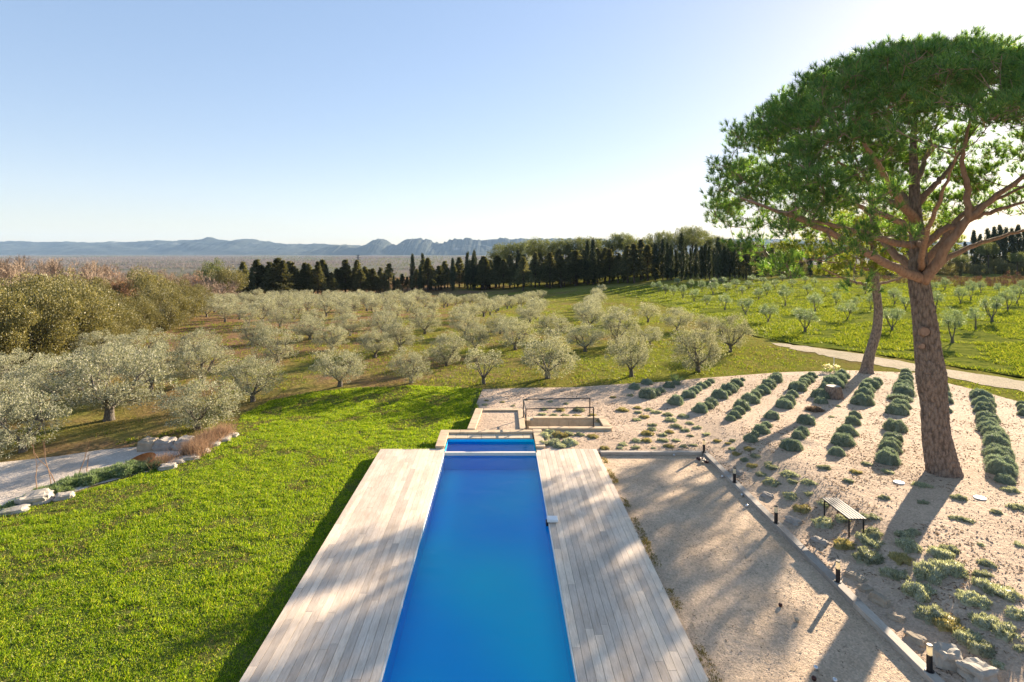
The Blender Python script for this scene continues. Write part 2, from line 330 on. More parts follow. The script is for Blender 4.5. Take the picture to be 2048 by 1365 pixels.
def plain_mat():
    M = Mat('plain_ground', .95, .05); v = M.coord((1, .3, 1)); a = M.noise(.0017, 7, .6, v); b = M.noise(.02, 5, .6, v)
    c = M.ramp(a, [(.35, (.10, .08, .06)), (.47, (.15, .115, .085)), (.52, (.07, .09, .035)), (.6, (.15, .125, .09)), (.72, (.27, .24, .18))], 'LINEAR')
    M.col(M.mix(.4, c, M.ramp(b, [(.3, (.06, .05, .04)), (.7, (.18, .15, .115))]))); M.bump(b, .5, 5); return M.m
MT['plain'] = plain_mat()

# ------------------------------------------------------------------ ground
def grid_sheet(name, xs, ys, mat, off=0, holes=(), extra=None):
    X, Y = np.meshgrid(xs, ys, indexing='ij'); Z = T(X, Y)+off
    if extra is not None: Z = Z+extra(X, Y)
    nx, ny = X.shape; i, j = np.meshgrid(np.arange(nx-1), np.arange(ny-1), indexing='ij')
    Q = np.stack([i*ny+j, (i+1)*ny+j, (i+1)*ny+j+1, i*ny+j+1], -1).reshape(-1, 4)
    cx = (X[:-1, :-1]+X[1:, 1:]).ravel()/2; cy = (Y[:-1, :-1]+Y[1:, 1:]).ravel()/2; keep = np.ones(len(Q), bool)
    for a, b, c, d in holes: keep &= ~((cx > a) & (cx < b) & (cy > c) & (cy < d))
    mb = MB().add(np.stack([X, Y, Z], -1).reshape(-1, 3), Q[keep]); return mb.build(name, mat, smooth=True)
def lines(*seg):
    o = []
    for a, b, st in seg: o += list(np.arange(a, b, st))
    return np.array(sorted(set(np.round(o, 4))))
HOLES = [(3.6, 7.7, 2, 21.4), (-4.5, 3.6, 2, 21.8), (-2.6, 1.6, 21.8, 23.9), (1.0, 4.7, 23.9, 26.0)]
gx = lines((-9000, -1500, 1500), (-1500, -240, 90), (-240, -60, 6), (-60, -10, 1), (-10, 10, .25), (10, 60, 1), (60, 240, 6), (240, 1500, 90), (1500, 9001, 1500), (-4.5, -4.4, 1), (3.6, 3.7, 1), (-2.6, -2.5, 1), (1.6, 1.7, 1), (4.7, 4.8, 1), (7.7, 7.75, 1))
gy = lines((-20, 2, 2), (2, 36, .25), (36, 60, 1), (60, 260, 5), (260, 1000, 30), (1000, 12001, 1000), (21.8, 21.9, 1), (23.9, 24, 1), (21.4, 21.45, 1))


def inside(poly, x, y):
    poly = np.asarray(poly); n = len(poly); r = np.zeros(np.shape(x), bool); j = n-1
    for i in range(n):
        xi, yi = poly[i]; xj, yj = poly[j]
        c = ((yi > y) != (yj > y)) & (x < (xj-xi)*(y-yi)/(yj-yi+1e-12)+xi); r ^= c; j = i
    return r
def jag(poly, amp, step=.6, seed=0, skip=()):
    """roughen a polygon's outline"""
    out = []; rg = np.random.default_rng(seed); n = len(poly)
    for i in range(n):
        a = np.array(poly[i]); b = np.array(poly[(i+1) % n]); L = np.linalg.norm(b-a); k = max(1, int(L/step))
        if i in skip or L > 400: k = 1
        for t in range(k):
            p = a+(b-a)*t/k
            if t: p = p+rg.normal(0, amp, 2)
            out.append(tuple(p))
    return out
def poly_sheet(name, poly, mat, off, step=1.0, tf=None):
    bm = bmesh.new(); vs = [bm.verts.new((x, y, 0)) for x, y in poly]; bm.faces.new(vs)
    bmesh.ops.triangulate(bm, faces=bm.faces[:])
    P = np.array(poly)
    for ax in (0, 1):
        lo, hi = P[:, ax].min(), P[:, ax].max(); st = step
        for c in np.arange(math.ceil(lo/st)*st, hi, st):
            co = [0, 0, 0]; no = [0, 0, 0]; co[ax] = c; no[ax] = 1
            bmesh.ops.bisect_plane(bm, geom=bm.verts[:]+bm.edges[:]+bm.faces[:], plane_co=co, plane_no=no)
    for v in bm.verts: v.co.z = float(T(v.co.x, v.co.y) if tf is None else tf(v.co.x, v.co.y))+off
    bmesh.ops.recalc_face_normals(bm, faces=bm.faces[:])
    if sum(f.normal.z for f in bm.faces) < 0: bmesh.ops.reverse_faces(bm, faces=bm.faces[:])
    for f in bm.faces: f.smooth = True
    me = bpy.data.meshes.new(name); bm.to_mesh(me); bm.free(); me.materials.append(mat)
    o = bpy.data.objects.new(name, me); COL.objects.link(o); tag(o, kind='structure'); return o
def A(*pts): return [at(*p) for p in pts]
lawn_top = A((470, 868), (485, 830), (540, 802), (620, 785), (700, 777), (830, 772), (963, 777))
lawn_left = A((470, 868), (440, 876), (390, 897), (330, 928), (300, 945), (190, 975), (100, 1005), (0, 1035))
LAWN = lawn_top+[(-1.25, 28.5), (-1.0, 27.2), (-1.3, 23.7), (-2.45, 23.7), (-2.45, 21.8), (-4.5, 21.8), (-4.5, 3), (-26, 3)]+[(-20.5, lawn_left[-1][1]-.8)]+lawn_left[::-1][:-1]
lawn = poly_sheet('lawn', LAWN, MT['lawn'], 0.0, .5)
GARD = [(-1.1, 27.0), (-1.25, 28.3)]+A((966, 779), (1055, 776), (1150, 775), (1250, 768), (1330, 764), (1400, 757), (1480, 751), (1560, 745), (1700, 741), (1830, 746), (1900, 768), (1960, 782), (2048, 806), (2200, 840))+[(30, 18), (30, 3), (7.66, 3), (7.66, 21.4), (3.62, 21.4), (3.62, 21.8), (1.55, 21.8), (1.55, 24.0), (4.65, 24.0), (4.65, 26.0), (1.05, 26.0), (1.0, 27.0)]
poly_sheet('gravel_garden', GARD, MT['gravel'], 0.0, .5)
poly_sheet('boules_court', [(3.58, 3), (7.70, 3), (7.70, 21.45), (3.58, 21.45)], MT['court'], -.09, .5, lambda x, y: 0*x)
DRIVE = jag(A((470, 870), (400, 885), (285, 893), (200, 900), (120, 912), (0, 925), (-140, 935), (-350, 960))+[(-30, 12)]+A((-60, 1045), (0, 1032), (100, 1000), (190, 970), (300, 942), (390, 893)), .08, 1.2, 3)
poly_sheet('driveway', DRIVE, MT['drive'], -.006, .5)
FIELD0 = None
FIELD = jag(A((1330, 612), (1420, 640), (1510, 672), (1600, 690), (1720, 704), (1850, 724), (2048, 755), (2300, 790))+[(160, 60), (200, 150)]+A((2048, 566), (1800, 560), (1600, 563), (1400, 566), (1290, 572), (1200, 577), (1250, 592)), .5, 3, 4)
poly_sheet('field', FIELD, MT['field'], 0.0, 1.0)
g = grid_sheet('ground', gx, gy, MT['grove'], -.014, HOLES, lambda X, Y: -.09*inside(FIELD, X, Y)); tag(g, kind='structure')
TRACK = jag(A((1535, 684), (1600, 692), (1720, 708), (1850, 730), (2048, 763), (2300, 803), (2300, 838), (2048, 785), (1900, 756), (1850, 746), (1700, 723), (1610, 704), (1560, 693)), .22, .5, 5)
poly_sheet('track', TRACK, MT['track'], .008, .5)
# far plain and ranges
pl = grid_sheet('plain', np.linspace(-9000, 9000, 61), np.linspace(700, 12500, 40), MT['plain'], 1.2); tag(pl, kind='structure')
def ridge(name, prof, D, depth, base_z, mat, seed, amp, px0, px1):
    """a range of hills whose skyline follows the profile, eroded by gullies running down its slopes"""
    n, k = 1500, 40; pxs = np.linspace(px0, px1, n); top = np.interp(pxs, [p[0] for p in prof], [p[1] for p in prof])
    rg = np.random.default_rng(seed); X = (pxs-CX)/F; ht = CAMH+(CY-top)/F*D-base_z
    t = np.linspace(-1, 1, k)
    XX = X[:, None]*D+0*t[None]; YY = D+depth*t[None]+120*(vnoise(pxs*.02, pxs*0+seed)-.5)[:, None]
    nn = fbm(XX/420+seed, YY/420, 6)-.47
    cross = np.clip(1-np.abs(t), 0, 1)**.95
    ZZ = base_z-25+(ht[:, None]+25)*cross[None]+ht[:, None]*amp*nn*np.clip(np.abs(t)*3, 0, 1)[None]*(1-np.abs(t))[None]*2.2
    i, j = np.meshgrid(np.arange(n-1), np.arange(k-1), indexing='ij'); Q = np.stack([i*k+j, (i+1)*k+j, (i+1)*k+j+1, i*k+j+1], -1).reshape(-1, 4)
    o = MB().add(np.stack([XX, YY, ZZ], -1).reshape(-1, 3), Q).build(name, mat, smooth=False); tag(o, kind='structure')
rg_ = np.random.default_rng(5)
def fine(prof, a, st, seed):
    st = 1.2; xs = np.arange(prof[0][0], prof[-1][0], st); ys = np.interp(xs, [p[0] for p in prof], [p[1] for p in prof]); ys = ys+a*(fbm(xs*.05, xs*0+seed, 4)-.47)*2+a*.9*(fbm(xs*.19+7, xs*0+seed, 3)-.45)*2
    return list(zip(xs, ys))
ridge('mountains', fine([(-400, 482), (0, 483), (160, 484), (250, 485), (300, 482), (370, 481), (400, 478), (417, 474), (430, 478), (460, 482), (500, 479), (530, 482), (570, 489), (640, 488), (700, 491), (760, 492), (900, 487), (1000, 478), (1100, 476), (1300, 480), (1500, 478), (1800, 482), (2500, 486)], 2.0, 3, 1), 9500, 1500, -40, MT['mount'], 11, .55, -400, 2500)
ridge('hills', fine([(560, 506), (640, 497), (670, 491), (690, 489), (722, 494), (735, 487), (750, 481), (775, 480), (792, 488), (808, 483), (825, 477), (845, 478), (862, 480), (882, 487), (905, 479), (930, 477), (960, 480), (985, 480), (1010, 478), (1060, 483), (1150, 490), (1300, 500)], 4.2, 3, 2), 8200, 900, -40, MT['mount'], 23, .6, 560, 1300)

# ------------------------------------------------------------------ pool, decks, masonry
PX0, PX1 = -2.10, 1.33
mb = MB()   # basin: floor and walls, open at the top
def quad(mb, a, b, c, d, m=0): mb.add([a, b, c, d], [[0, 1, 2, 3]], m=m)
zf, zt = -.65, -.02
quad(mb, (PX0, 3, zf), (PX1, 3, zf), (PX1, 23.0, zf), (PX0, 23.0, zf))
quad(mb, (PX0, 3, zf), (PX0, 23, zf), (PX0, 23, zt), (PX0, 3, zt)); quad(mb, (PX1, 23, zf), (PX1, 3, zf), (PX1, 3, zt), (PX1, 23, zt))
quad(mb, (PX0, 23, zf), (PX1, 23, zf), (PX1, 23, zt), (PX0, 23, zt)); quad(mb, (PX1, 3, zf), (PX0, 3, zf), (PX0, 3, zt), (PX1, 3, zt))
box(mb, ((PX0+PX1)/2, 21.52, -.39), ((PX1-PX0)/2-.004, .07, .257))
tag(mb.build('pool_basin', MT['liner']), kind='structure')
mb = MB(); quad(mb, (PX0, 3, -.12), (PX1, 3, -.12), (PX1, 23.0, -.12), (PX0, 23.0, -.12)); tag(mb.build('pool_water', MT['water']), kind='structure')
def deck(name, x0, x1, ranks, label, seed):
    r = empty(name, ((x0+x1)/2, 12, 0)); rg = np.random.default_rng(seed); mb = MB(); bw = (x1-x0)/ranks
    for i in range(ranks):
        xa = x0+i*bw; y = 3.0-rg.uniform(0, 2)
        while y < 21.8:
            L = rg.choice([2.4, 3.0, 3.6, 4.2]); y2 = min(y+L, 21.8)
            if 21.8-y2 < .5: y2 = 21.8
            if y2 > 3.2:
                ya = max(y, 3.0); box(mb, ((xa+bw/2)-(x0+x1)/2, (ya+y2)/2-12, -.004+rg.uniform(-.0015, .0015)), (bw/2-.0035, (y2-ya)/2-.002, .014), bev=.002)
            y = y2
    mb.build('boards', MT['deck'], r)
    fb = MB(); hx = (x1-x0)/2
    for sx in (-1, 1): box(fb, (sx*(hx-.03), (3+21.75)/2-12, -.19), (.022, (21.75-3)/2, .165))
    box(fb, (0, 21.72-12, -.19), (hx-.06, .022, .165))
    for y in np.arange(3.4, 21.5, .6): box(fb, (0, y-12, -.075), (hx-.06, .03, .05))
    box(fb, (0, 0, -.30), (hx-.07, 9.2, .02))
    fb.build('frame', MT['timber'], r)
    tag(r, label, 'deck', 'timber decks along the pool'); return r
deck('pool_deck', -4.55, PX0-.02, 15, 'weathered pale timber deck between the lawn and the blue pool', 1)
deck('pool_deck', PX1+.02, 3.64, 14, 'weathered grey timber deck between the blue pool and the sandy boules court', 2)
mb = MB()
for x in (PX0-.005, PX1+.005): box(mb, (x, 12.2, -.035), (.014, 9.2, .045))
tag(mb.build('pool_edge_trim', MT['cream']), 'thin white trim running along both long edges of the pool', 'pool edging')
# pale bar between the pool and the upper basin
mb = MB(); box(mb, ((PX0+PX1)/2, 21.52, -.072), ((PX1-PX0)/2-.002, .075, .06), bev=.008)
tag(mb.build('pool_crossbar', MT['cream']), 'pale stone bar crossing the pool just before the short far basin', 'pool bar')
def course(mb, p0, p1, wd, z0, z1, seed, ln=.7, m=0):
    """a run of coping stones from p0 to p1"""
    rg = np.random.default_rng(seed); p0 = np.array(p0, float); p1 = np.array(p1, float); L = np.linalg.norm(p1-p0); d = (p1-p0)/L; rz = math.atan2(d[1], d[0]); t = 0
    while t < L-.02:
        l = min(ln*rg.uniform(.8, 1.25), L-t)
        if L-t-l < .25: l = L-t
        c = p0+d*(t+l/2); box(mb, (c[0], c[1], (z0+z1)/2+rg.uniform(-.003, .003)), (l/2-.004, wd/2, (z1-z0)/2), rz, m, .01); t += l
def wallthing(name, label, cat, cop, wall, loc):
    r = empty(name, loc); a = MB(); b = MB()
    for k, (p0, p1, wd, z0, z1) in enumerate(cop): course(a, p0, p1, wd, z0, z1, k+int(loc[1]*7))
    for k, (p0, p1, wd, z0, z1) in enumerate(wall): course(b, p0, p1, wd, z0, z1, k+50, .5)
    for nm, q, mt in (('coping', a, MT['coping']), ('wall', b, MT['stone'])):
        if q.n: o = q.build(nm, mt, r); o.matrix_parent_inverse.translation = -Vector(loc)
    tag(r, label, cat); return r
wallthing('basin_wall', 'honey sandstone wall framing the short far basin of the pool', 'stone wall',
          [((-2.30, 21.84), (-2.30, 23.52), .36, .03, .10), ((-2.48, 23.36+.32), (1.32, 23.36+.32), .34, .03, .10), ((1.52, 21.84), (1.52, 23.98), .36, .02, .09)],
          [((-2.30, 21.84), (-2.30, 23.45), .30, -.5, .03), ((-2.42, 23.27), (1.30, 23.27), .5, -.5, .026), ((1.52, 21.84), (1.52, 23.95), .30, -.5, .016)], (-.4, 23.2, 0))
wallthing('planter_wall', 'honey sandstone border round the small gravel bed beyond the pool', 'stone border',
          [((-1.22, 23.9), (-1.0, 27.0), .34, .06, .13), ((-.8, 26.84), (.98, 26.84), .26, .06, .13), ((.92, 23.9), (.92, 26.68), .24, .055, .125)],
          [((-1.20, 23.9), (-.98, 26.95), .28, -.5, .06)], (-.1, 25.4, 0))
poly_sheet('planter_gravel', [(-1.1, 23.86), (.85, 23.86), (.85, 26.75), (-.92, 26.75)], MT['gravel'], .05, .5, lambda x, y: 0*x)
st = wallthing('stairwell_wall', 'honey sandstone walls and coping round the sunken stair beside the railing', 'stone wall',
          [((1.45, 25.62), (4.62, 25.62), .28, .04, .12), ((1.18, 24.18), (4.66, 24.18), .28, .02, .10), ((4.50, 24.34), (4.50, 25.46), .30, .03, .11), ((1.18, 25.3), (1.18, 25.76), .24, -.02, .06)],
          [((1.05, 25.72), (4.62, 25.72), .46, -1.3, .035), ((1.05, 24.10), (4.62, 24.10), .26, -1.3, .015), ((4.56, 24.2), (4.56, 25.7), .22, -1.3, .025)], (2.9, 25, 0))
mb = MB(); box(mb, (2.8, 24.9, -1.36), (1.85, .75, .06))
for i in range(6): box(mb, (4.25-i*.30, 24.9, -.16-i*.19), (.15, .62, .09), bev=.01)
o = mb.build('step', MT['coping'], st); o.matrix_parent_inverse.translation = -Vector((2.9, 25, 0))
# railing round the stairwell
r = empty('railing', (2.5, 24.8, 0)); FRp = [(1.06, 23.98), (3.92, 24.26)]; BKp = [(1.02, 25.55), (4.0, 25.75)]
inv = -Vector((2.5, 24.8, 0))
for (x, y) in FRp+BKp:
    mb = MB(); box(mb, (x, y, .48), (.022, .022, .44)); box(mb, (x, y, .055+.07), (.05, .05, .006)); o = mb.build('post', MT['iron'], r); o.matrix_parent_inverse.translation = inv
mb = MB()
for (a, b) in ((FRp[0], FRp[1]), (BKp[0], BKp[1]), (FRp[0], BKp[0])):
    for z in ((.92,) if a != FRp[0] or b != BKp[0] else (.92, .5)): tube(mb, [(a[0], a[1], z), (b[0], b[1], z)], .022, 8)
o = mb.build('handrail', MT['iron'], r); o.matrix_parent_inverse.translation = inv
tag(r, 'dark iron railing standing around the sunken stair beyond the pool', 'railing')
# timber border of the court
def border(x0, y0, x1, y1, label, hw=.095):
    mb = MB(); p0 = np.array((x0, y0)); p1 = np.array((x1, y1)); L = np.linalg.norm(p1-p0); d = (p1-p0)/L; t = 0; rg = np.random.default_rng(int(L*10)); rz = math.atan2(d[1], d[0])
    c = (p0+p1)/2; nseg = max(2, round(L/2.2)); l = L/nseg; bb = MB()
    # boards modelled with their grain along local Y
    for i in range(nseg): box(bb, (0, -L/2+(i+.5)*l, rg.uniform(-.004, .004)), (hw, l/2-.004, .065), bev=.01)
    o = bb.build('court_border', MT['timber'], loc=(c[0], c[1], -.03)); o.rotation_euler = (0, 0, rz-math.pi/2); tag(o, label, 'timber border', 'timber borders of the boules court'); return o
border(3.72, 21.45, 7.5, 21.45, 'grey timber border along the far short end of the boules court')
border(7.62, 3, 7.62, 21.55, 'long grey timber border dividing the boules court from the planted slope', .10)
# skimmer box
r = empty('skimmer_box', (1.44, 15.95-.0, .03)); mb = MB(); box(mb, (0, 0, .04), (.15, .13, .045), bev=.02); mb.build('cover', MT['plastic'], r)
mb = MB(); box(mb, (-.13, 0, -.06), (.05, .10, .06), bev=.015); mb.build('mouth', MT['iron'], r); tag(r, 'small white plastic box sitting on the right edge of the pool', 'pool box')
# bollards
def bollard_parts():
    a = MB(); tube(a, [(0, 0, 0), (0, 0, .012), (0, 0, .013), (0, 0, .29)], [.075, .075, .047, .047], 20)
    b = MB(); tube(b, [(0, 0, .29), (0, 0, .45)], .044, 20)
    c = MB(); tube(c, [(0, 0, .45), (0, 0, .462), (0, 0, .468)], [.05, .05, .044], 20)
    return [('post', a.mesh('post', MT['iron'])), ('diffuser', b.mesh('diffuser', DIFF)), ('cap', c.mesh('cap', MT['iron']))]
M = Mat('frosted_diffuser', .5, .4); M.col((.85, .78, .62)); M.b.inputs['Transmission Weight'].default_value = 0
trn = M.n('BsdfTranslucent'); trn.inputs[0].default_value = (.95, .85, .62, 1); mx = M.n('MixShader'); mx.inputs[0].default_value = .55; M.l(M.b.outputs[0], mx.inputs[1]); M.l(trn.outputs[0], mx.inputs[2]); M.l(mx.outputs[0], M.out.inputs[0]); DIFF = M.m
BP = bollard_parts(); bl = []
for i, (px, py) in enumerate([(1859, 1342), (1676, 1163), (1552, 1046), (1469, 965), (1408, 905)]):
    yy = CAMH*F/(py-CY)*(.90/.99)*1.08; x, y = 7.70, (CAMH-.035)*F/(py-CY); x = (px-CX)/F*y
    o = thing('bollard_lamp', BP, (x, y, .036)); bl.append(o)
    if x > 7.74: o.location.z = gz(x, y)+.01
    tag(o, ['black bollard lamp beside the pale boulder at the near end of the timber border', 'black bollard lamp on the timber border, second from the near end', 'black bollard lamp left of the wooden bench, on the timber border', 'black bollard lamp on the timber border, second from the far corner', 'black bollard lamp standing at the far corner of the boules court'][i], 'bollard lamp', 'bollard lamps along the court border')
# bench
bxy = [at(1655, 1030), at(1725, 1075)]
def bench():
    c0 = np.array(at(1649, 1035)); c1 = np.array(at(1698, 1075)); c2 = np.array(at(1727, 1068)); c3 = np.array(at(1676, 1025))
    ctr = (c0+c1+c2+c3)/4; r = empty('bench', (ctr[0], ctr[1], 0)); r.location.z = gz(*ctr); z0 = r.location.z
    pts = [c-ctr for c in (c0, c1, c2, c3)]; H = .43
    for p, c in zip(pts, (c0, c1, c2, c3)):
        mb = MB(); box(mb, (p[0], p[1], (gz(*c)-z0+H)/2-.02), (.014, .014, (H-(gz(*c)-z0))/2+.02)); mb.build('leg', MT['iron'], r)
    mb = MB()
    for a, b in ((0, 1), (1, 2), (2, 3), (3, 0)):
        mid = (pts[a]+pts[b])/2; d = pts[b]-pts[a]; box(mb, (mid[0], mid[1], H-.015), (np.linalg.norm(d)/2+.01, .014, .014), math.atan2(d[1], d[0]))
    mb.build('frame', MT['iron'], r)
    d = pts[1]-pts[0]; L = np.linalg.norm(d); wv = (pts[3]-pts[0]+pts[2]-pts[1])/2; W = np.linalg.norm(wv); rz = math.atan2(d[1], d[0]); u = d/L; nrm = np.array((-u[1], u[0])); 
    if np.dot(nrm, wv) < 0: nrm = -nrm
    mb = MB(); k = 6
    for i in range(k): box(mb, (0, (-.5+(i+.5)/k)*(W+.08), .012), ((L+.14)/2, (W+.08)/k/2-.008, .011), 0, bev=.003)
    o = mb.build('seat', MT['bench'], r); o.rotation_euler = (0, 0, rz); o.location = (0, 0, H)
    tag(r, 'backless slatted wooden bench on thin black metal legs among cushion plants', 'bench'); return r
bn = bench()
# boules
def ball(px, py, rad, mat, label, nm='boule'):
    y = (CAMH+.09)*F/(py-CY); x = (px-CX)/F*y; mb = MB(); n = 14
    z = -.09+rad; th = np.linspace(.001, math.pi-.001, 9); tube(mb, [(0, 0, -rad*math.cos(t)) for t in th], [rad*math.sin(t) for t in th], n, False)
    o = mb.build(nm, mat, smooth=True, loc=(x, y, z)); tag(o, label, 'ball', 'boules on the sandy court'); return o
ball(1561, 1214, .042, MT['ball_dark'], 'dark rust coloured ball lying alone on the sandy court')
ball(1594, 1244, .044, MT['ball_tan'], 'tan ball with a short shadow, right of the lone dark ball')
ball(1632, 1341, .046, MT['ball_steel'], 'pale steel ball touching the dark ball near the bottom of the court')
ball(1628, 1362, .044, MT['ball_dark'], 'dark ball just below the pale steel ball at the bottom edge')
ball(1670, 1366, .046, MT['ball_steel'], 'pale steel ball cut by the bottom edge of the photo')
ball(1445, 956, .045, MT['ball_steel'], 'small pale ball beside the timber border near the far corner')
ball(1494, 1015, .045, MT['ball_steel'], 'small pale ball lying near the second far bollard')
ball(1348, 913, .045, MT['ball_steel'], 'small pale ball by the far short timber border')
ball(1484, 993, .045, MT['ball_steel'], 'small pale ball against the long border below the second far bollard')
rgb = np.random.default_rng(8)
for i in range(10):
    o = ball(1396+rgb.uniform(0, 22), 918+rgb.uniform(0, 10), .05, MT['ball_dark'] if i % 3 else MT['ball_tan'], 'pine cone in the heap at the far corner of the boules court', 'pine_cone'); o.scale = (1, 1.5, .9); o.rotation_euler = (0, 0, rgb.uniform(0, 3)); o['category'] = 'pine cone'; o['group'] = 'pine cones heaped at the court corner'
# lids in the gravel
for (px, py, lb) in ((1798, 966, 'round pale lid in the gravel in front of the big pine, left one'), (1960, 997, 'round pale lid in the gravel right of the big pine shadow')):
    x, y = at(px, py); mb = MB(); tube(mb, [(0, 0, 0), (0, 0, .03), (0, 0, .035)], [.15, .15, .14], 24); mb.build('inspection_lid', MT['lid'], loc=(x, y, gz(x, y)-.005)); tag(bpy.data.objects[-1] if False else COL.objects[-1], lb, 'lid', 'round lids in the gravel')

# ------------------------------------------------------------------ rocks
def rock_mesh(name, d, mat, seed, cuts=3):
    rg = np.random.default_rng(seed); bm = bmesh.new(); bmesh.ops.create_cube(bm, size=1)
    bmesh.ops.bevel(bm, geom=bm.edges[:], offset=.14, segments=1, affect='EDGES')
    bmesh.ops.subdivide_edges(bm, edges=bm.edges[:], cuts=cuts, use_grid_fill=True)
    for v in bm.verts:
        c = np.array(v.co); n = fbm(np.array([c[0]*2+seed+c[2]]), np.array([c[1]*2+c[2]*1.7+seed]), 4)[0]-.47
        n2 = fbm(np.array([c[1]*3.1+seed*2]), np.array([c[0]*2.3-c[2]*3+seed]), 3)[0]-.45; v.co = Vector(c*(1+n*.7)+np.array([n2*.35, n*.3, n2*.25])+rg.normal(0, .01, 3)); v.co.x *= 1-.25*max(0, v.co.z); v.co.x *= d[0]; v.co.y *= d[1]; v.co.z *= d[2]
        if v.co.z > 0: v.co.x *= .9; v.co.y *= .9
    me = bpy.data.meshes.new(name); bm.to_mesh(me); bm.free(); me.materials.append(mat); return me
def rock(px, py, w, d, h, label, seed, mat='rock', rz=0, group='boulders along the court border', nm='boulder'):
    if 3 <= seed < 15: w, d, h = w*.7, d*.62, h*.8
    x, y = at(px, py); o = bpy.data.objects.new(nm, rock_mesh(nm, (w, d, h), MT[mat], seed)); COL.objects.link(o)
    o.location = (x, y+d*.35, gz(x, y)+h*.28); o.rotation_euler = (0, 0, rz); tag(o, label, 'rock', group); return o
rock(1912, 1340, .52, .42, .34, 'big pale boulder right of the nearest bollard lamp', 1, 'limestone', rz=-.3)
rock(1972, 1372, .5, .42, .32, 'boulder cut by the bottom edge of the photo, right of the big pale one', 2, 'limestone', rz=.2)
rock(1768, 1215, .28, .6, .28, 'small upright rock between the bollards, left end of the rock run', 3, rz=.5)
rock(1800, 1245, .3, .5, .16, 'orange tinged rock in the run above the nearest bollard', 4, rz=.6)
rock(1840, 1290, .35, .6, .16, 'low rock just above the big pale boulder', 5, rz=.6)
rock(1720, 1165, .35, .6, .15, 'flat rock right of the second bollard lamp', 6, rz=.6)
rock(1735, 1185, .4, .35, .14, 'flat rock just below the second bollard', 9, rz=.2)
rock(1648, 1090, .3, .7, .14, 'low rock half buried in gravel below the bench', 7, 'bluerock', rz=.5)
rock(1592, 1050, .4, .7, .18, 'grey rock half buried between the third bollard and the bench', 8, 'bluerock', rz=.6)
rock(1540, 998, .35, .6, .16, 'grey rock half buried above the third bollard lamp', 10, 'bluerock', rz=.6)
rock(1480, 950, .35, .5, .16, 'grey rock half buried right of the second far bollard', 11, 'bluerock', rz=.6)
for i, (px, py, wd, lb) in enumerate([(293, 902, .85, 'left tan boulder of the three at the end of the gravel drive'), (327, 901, .85, 'middle grey boulder of the three at the end of the gravel drive'), (364, 900, .75, 'right rounded boulder of the three beside the dry grass')]):
    rock(px, py, wd*.9, .6, .5, lb, 20+i, ['rock', 'bluerock', 'limestone'][i], 0, 'boulders at the drive end')
for i, (a, b, c) in enumerate([(55, 1012, .9), (120, 1000, .5), (15, 1030, .8), (330, 940, .6), (345, 930, .7), (372, 922, .8), (395, 908, .7), (415, 896, .8), (440, 885, .8), (458, 876, .6)]):
    o = rock(a, b, c, .5 if i else .8, .17 if i != 0 else .34, ('white limestone slab edging the lawn, '+ordn(i, 'first')+' from its far end') if i else 'large white limestone lump in the lawn edge near the left side', 40+i, 'limestone', .5, 'limestone slabs edging the lawn', 'edging_stone')
edg = sorted([o for o in COL.objects if o.name.startswith('edging_stone') and 'slab' in o['label']], key=lambda o: -o.location.y)
for i, o in enumerate(edg): o['label'] = 'white limestone slab edging the lawn, '+ordn(i)+' from its far end'
# ------------------------------------------------------------------ plants
def mound_meshes(name, mat, n, hgt, L, W, seed, lum=0.0, core=None):
    rg = np.random.default_rng(seed); d = sphere_pts(n, rg); d[:, 2] = np.abs(d[:, 2]); ang = np.arctan2(d[:, 1], d[:, 0])
    lump = 1+lum*(fbm(d[:, 0]*3+seed, d[:, 1]*3+seed, 3)-.45)*2
    P = d*np.array([1, 1, hgt])*lump[:, None]*.86
    nn = unit(d*np.array([1, 1, 1/hgt])); D = unit(nn+np.array([0, 0, .35])+rg.normal(0, .28, (n, 3)))
    mb = MB(); blades(mb, P, D, L*rg.uniform(.7, 1.3, (n, 1)), W, rg)
    me = mb.mesh(name, mat)
    c = MB(); th = np.linspace(0.02, math.pi/2, 7); k = 18; V = []; Q = []
    a = np.arange(k)*2*np.pi/k
    pts = np.array([[math.sin(t)*math.cos(b), math.sin(t)*math.sin(b), math.cos(t)] for t in th for b in a])
    lp = 1+lum*(fbm(pts[:, 0]*3+seed, pts[:, 1]*3+seed, 3)-.45)*2
    pts = pts*np.array([1, 1, hgt])*lp[:, None]*.86; pts[-k:, 2] = -.25
    for i in range(6):
        for j in range(k): Q.append([i*k+j, (i+1)*k+j, (i+1)*k+(j+1) % k, i*k+(j+1) % k])
    c.add(pts, Q)
    return me, c.mesh(name+'_core', core or mat, True)
LAVM = [mound_meshes('foliage', MT['lav'], 3200, .95, .15, .035, s, .38, MT['lav']) for s in (1, 2, 3, 4)]
LAVD = mound_meshes('foliage', MT['lavdry'], 1200, .6, .28, .03, 9, .5)
LAVS = mound_meshes('foliage', MT['lav'], 900, .6, .22, .05, 12, .5, MT['lavdry'])
CUM = [mound_meshes('foliage', MT['cush'], 1500, .42, .13, .06, s, .7) for s in (5, 6, 7)]+[mound_meshes('foliage', MT['cushy'], 1400, .40, .15, .05, 8, .8), mound_meshes('foliage', MT['cush'], 1500, .36, .15, .06, 15, 1.0)]
def plant(nm, mm, px, py, wpx, rg, sq=1.0, ratio=1.0):
    x, y = at(px, py); r = wpx/2*y/F*.97
    y2 = y+r*.75; x2 = (px-CX)/F*y2
    o = thing(nm, [('foliage', mm[0]), ('stems', mm[1])], (x2, y2, gz(x2, y2)-.01), rg.uniform(0, 6.28), (r*rg.uniform(.95, 1.08)*ratio, r*rg.uniform(.92, 1.05), r*sq*rg.uniform(.9, 1.1)))
    return o
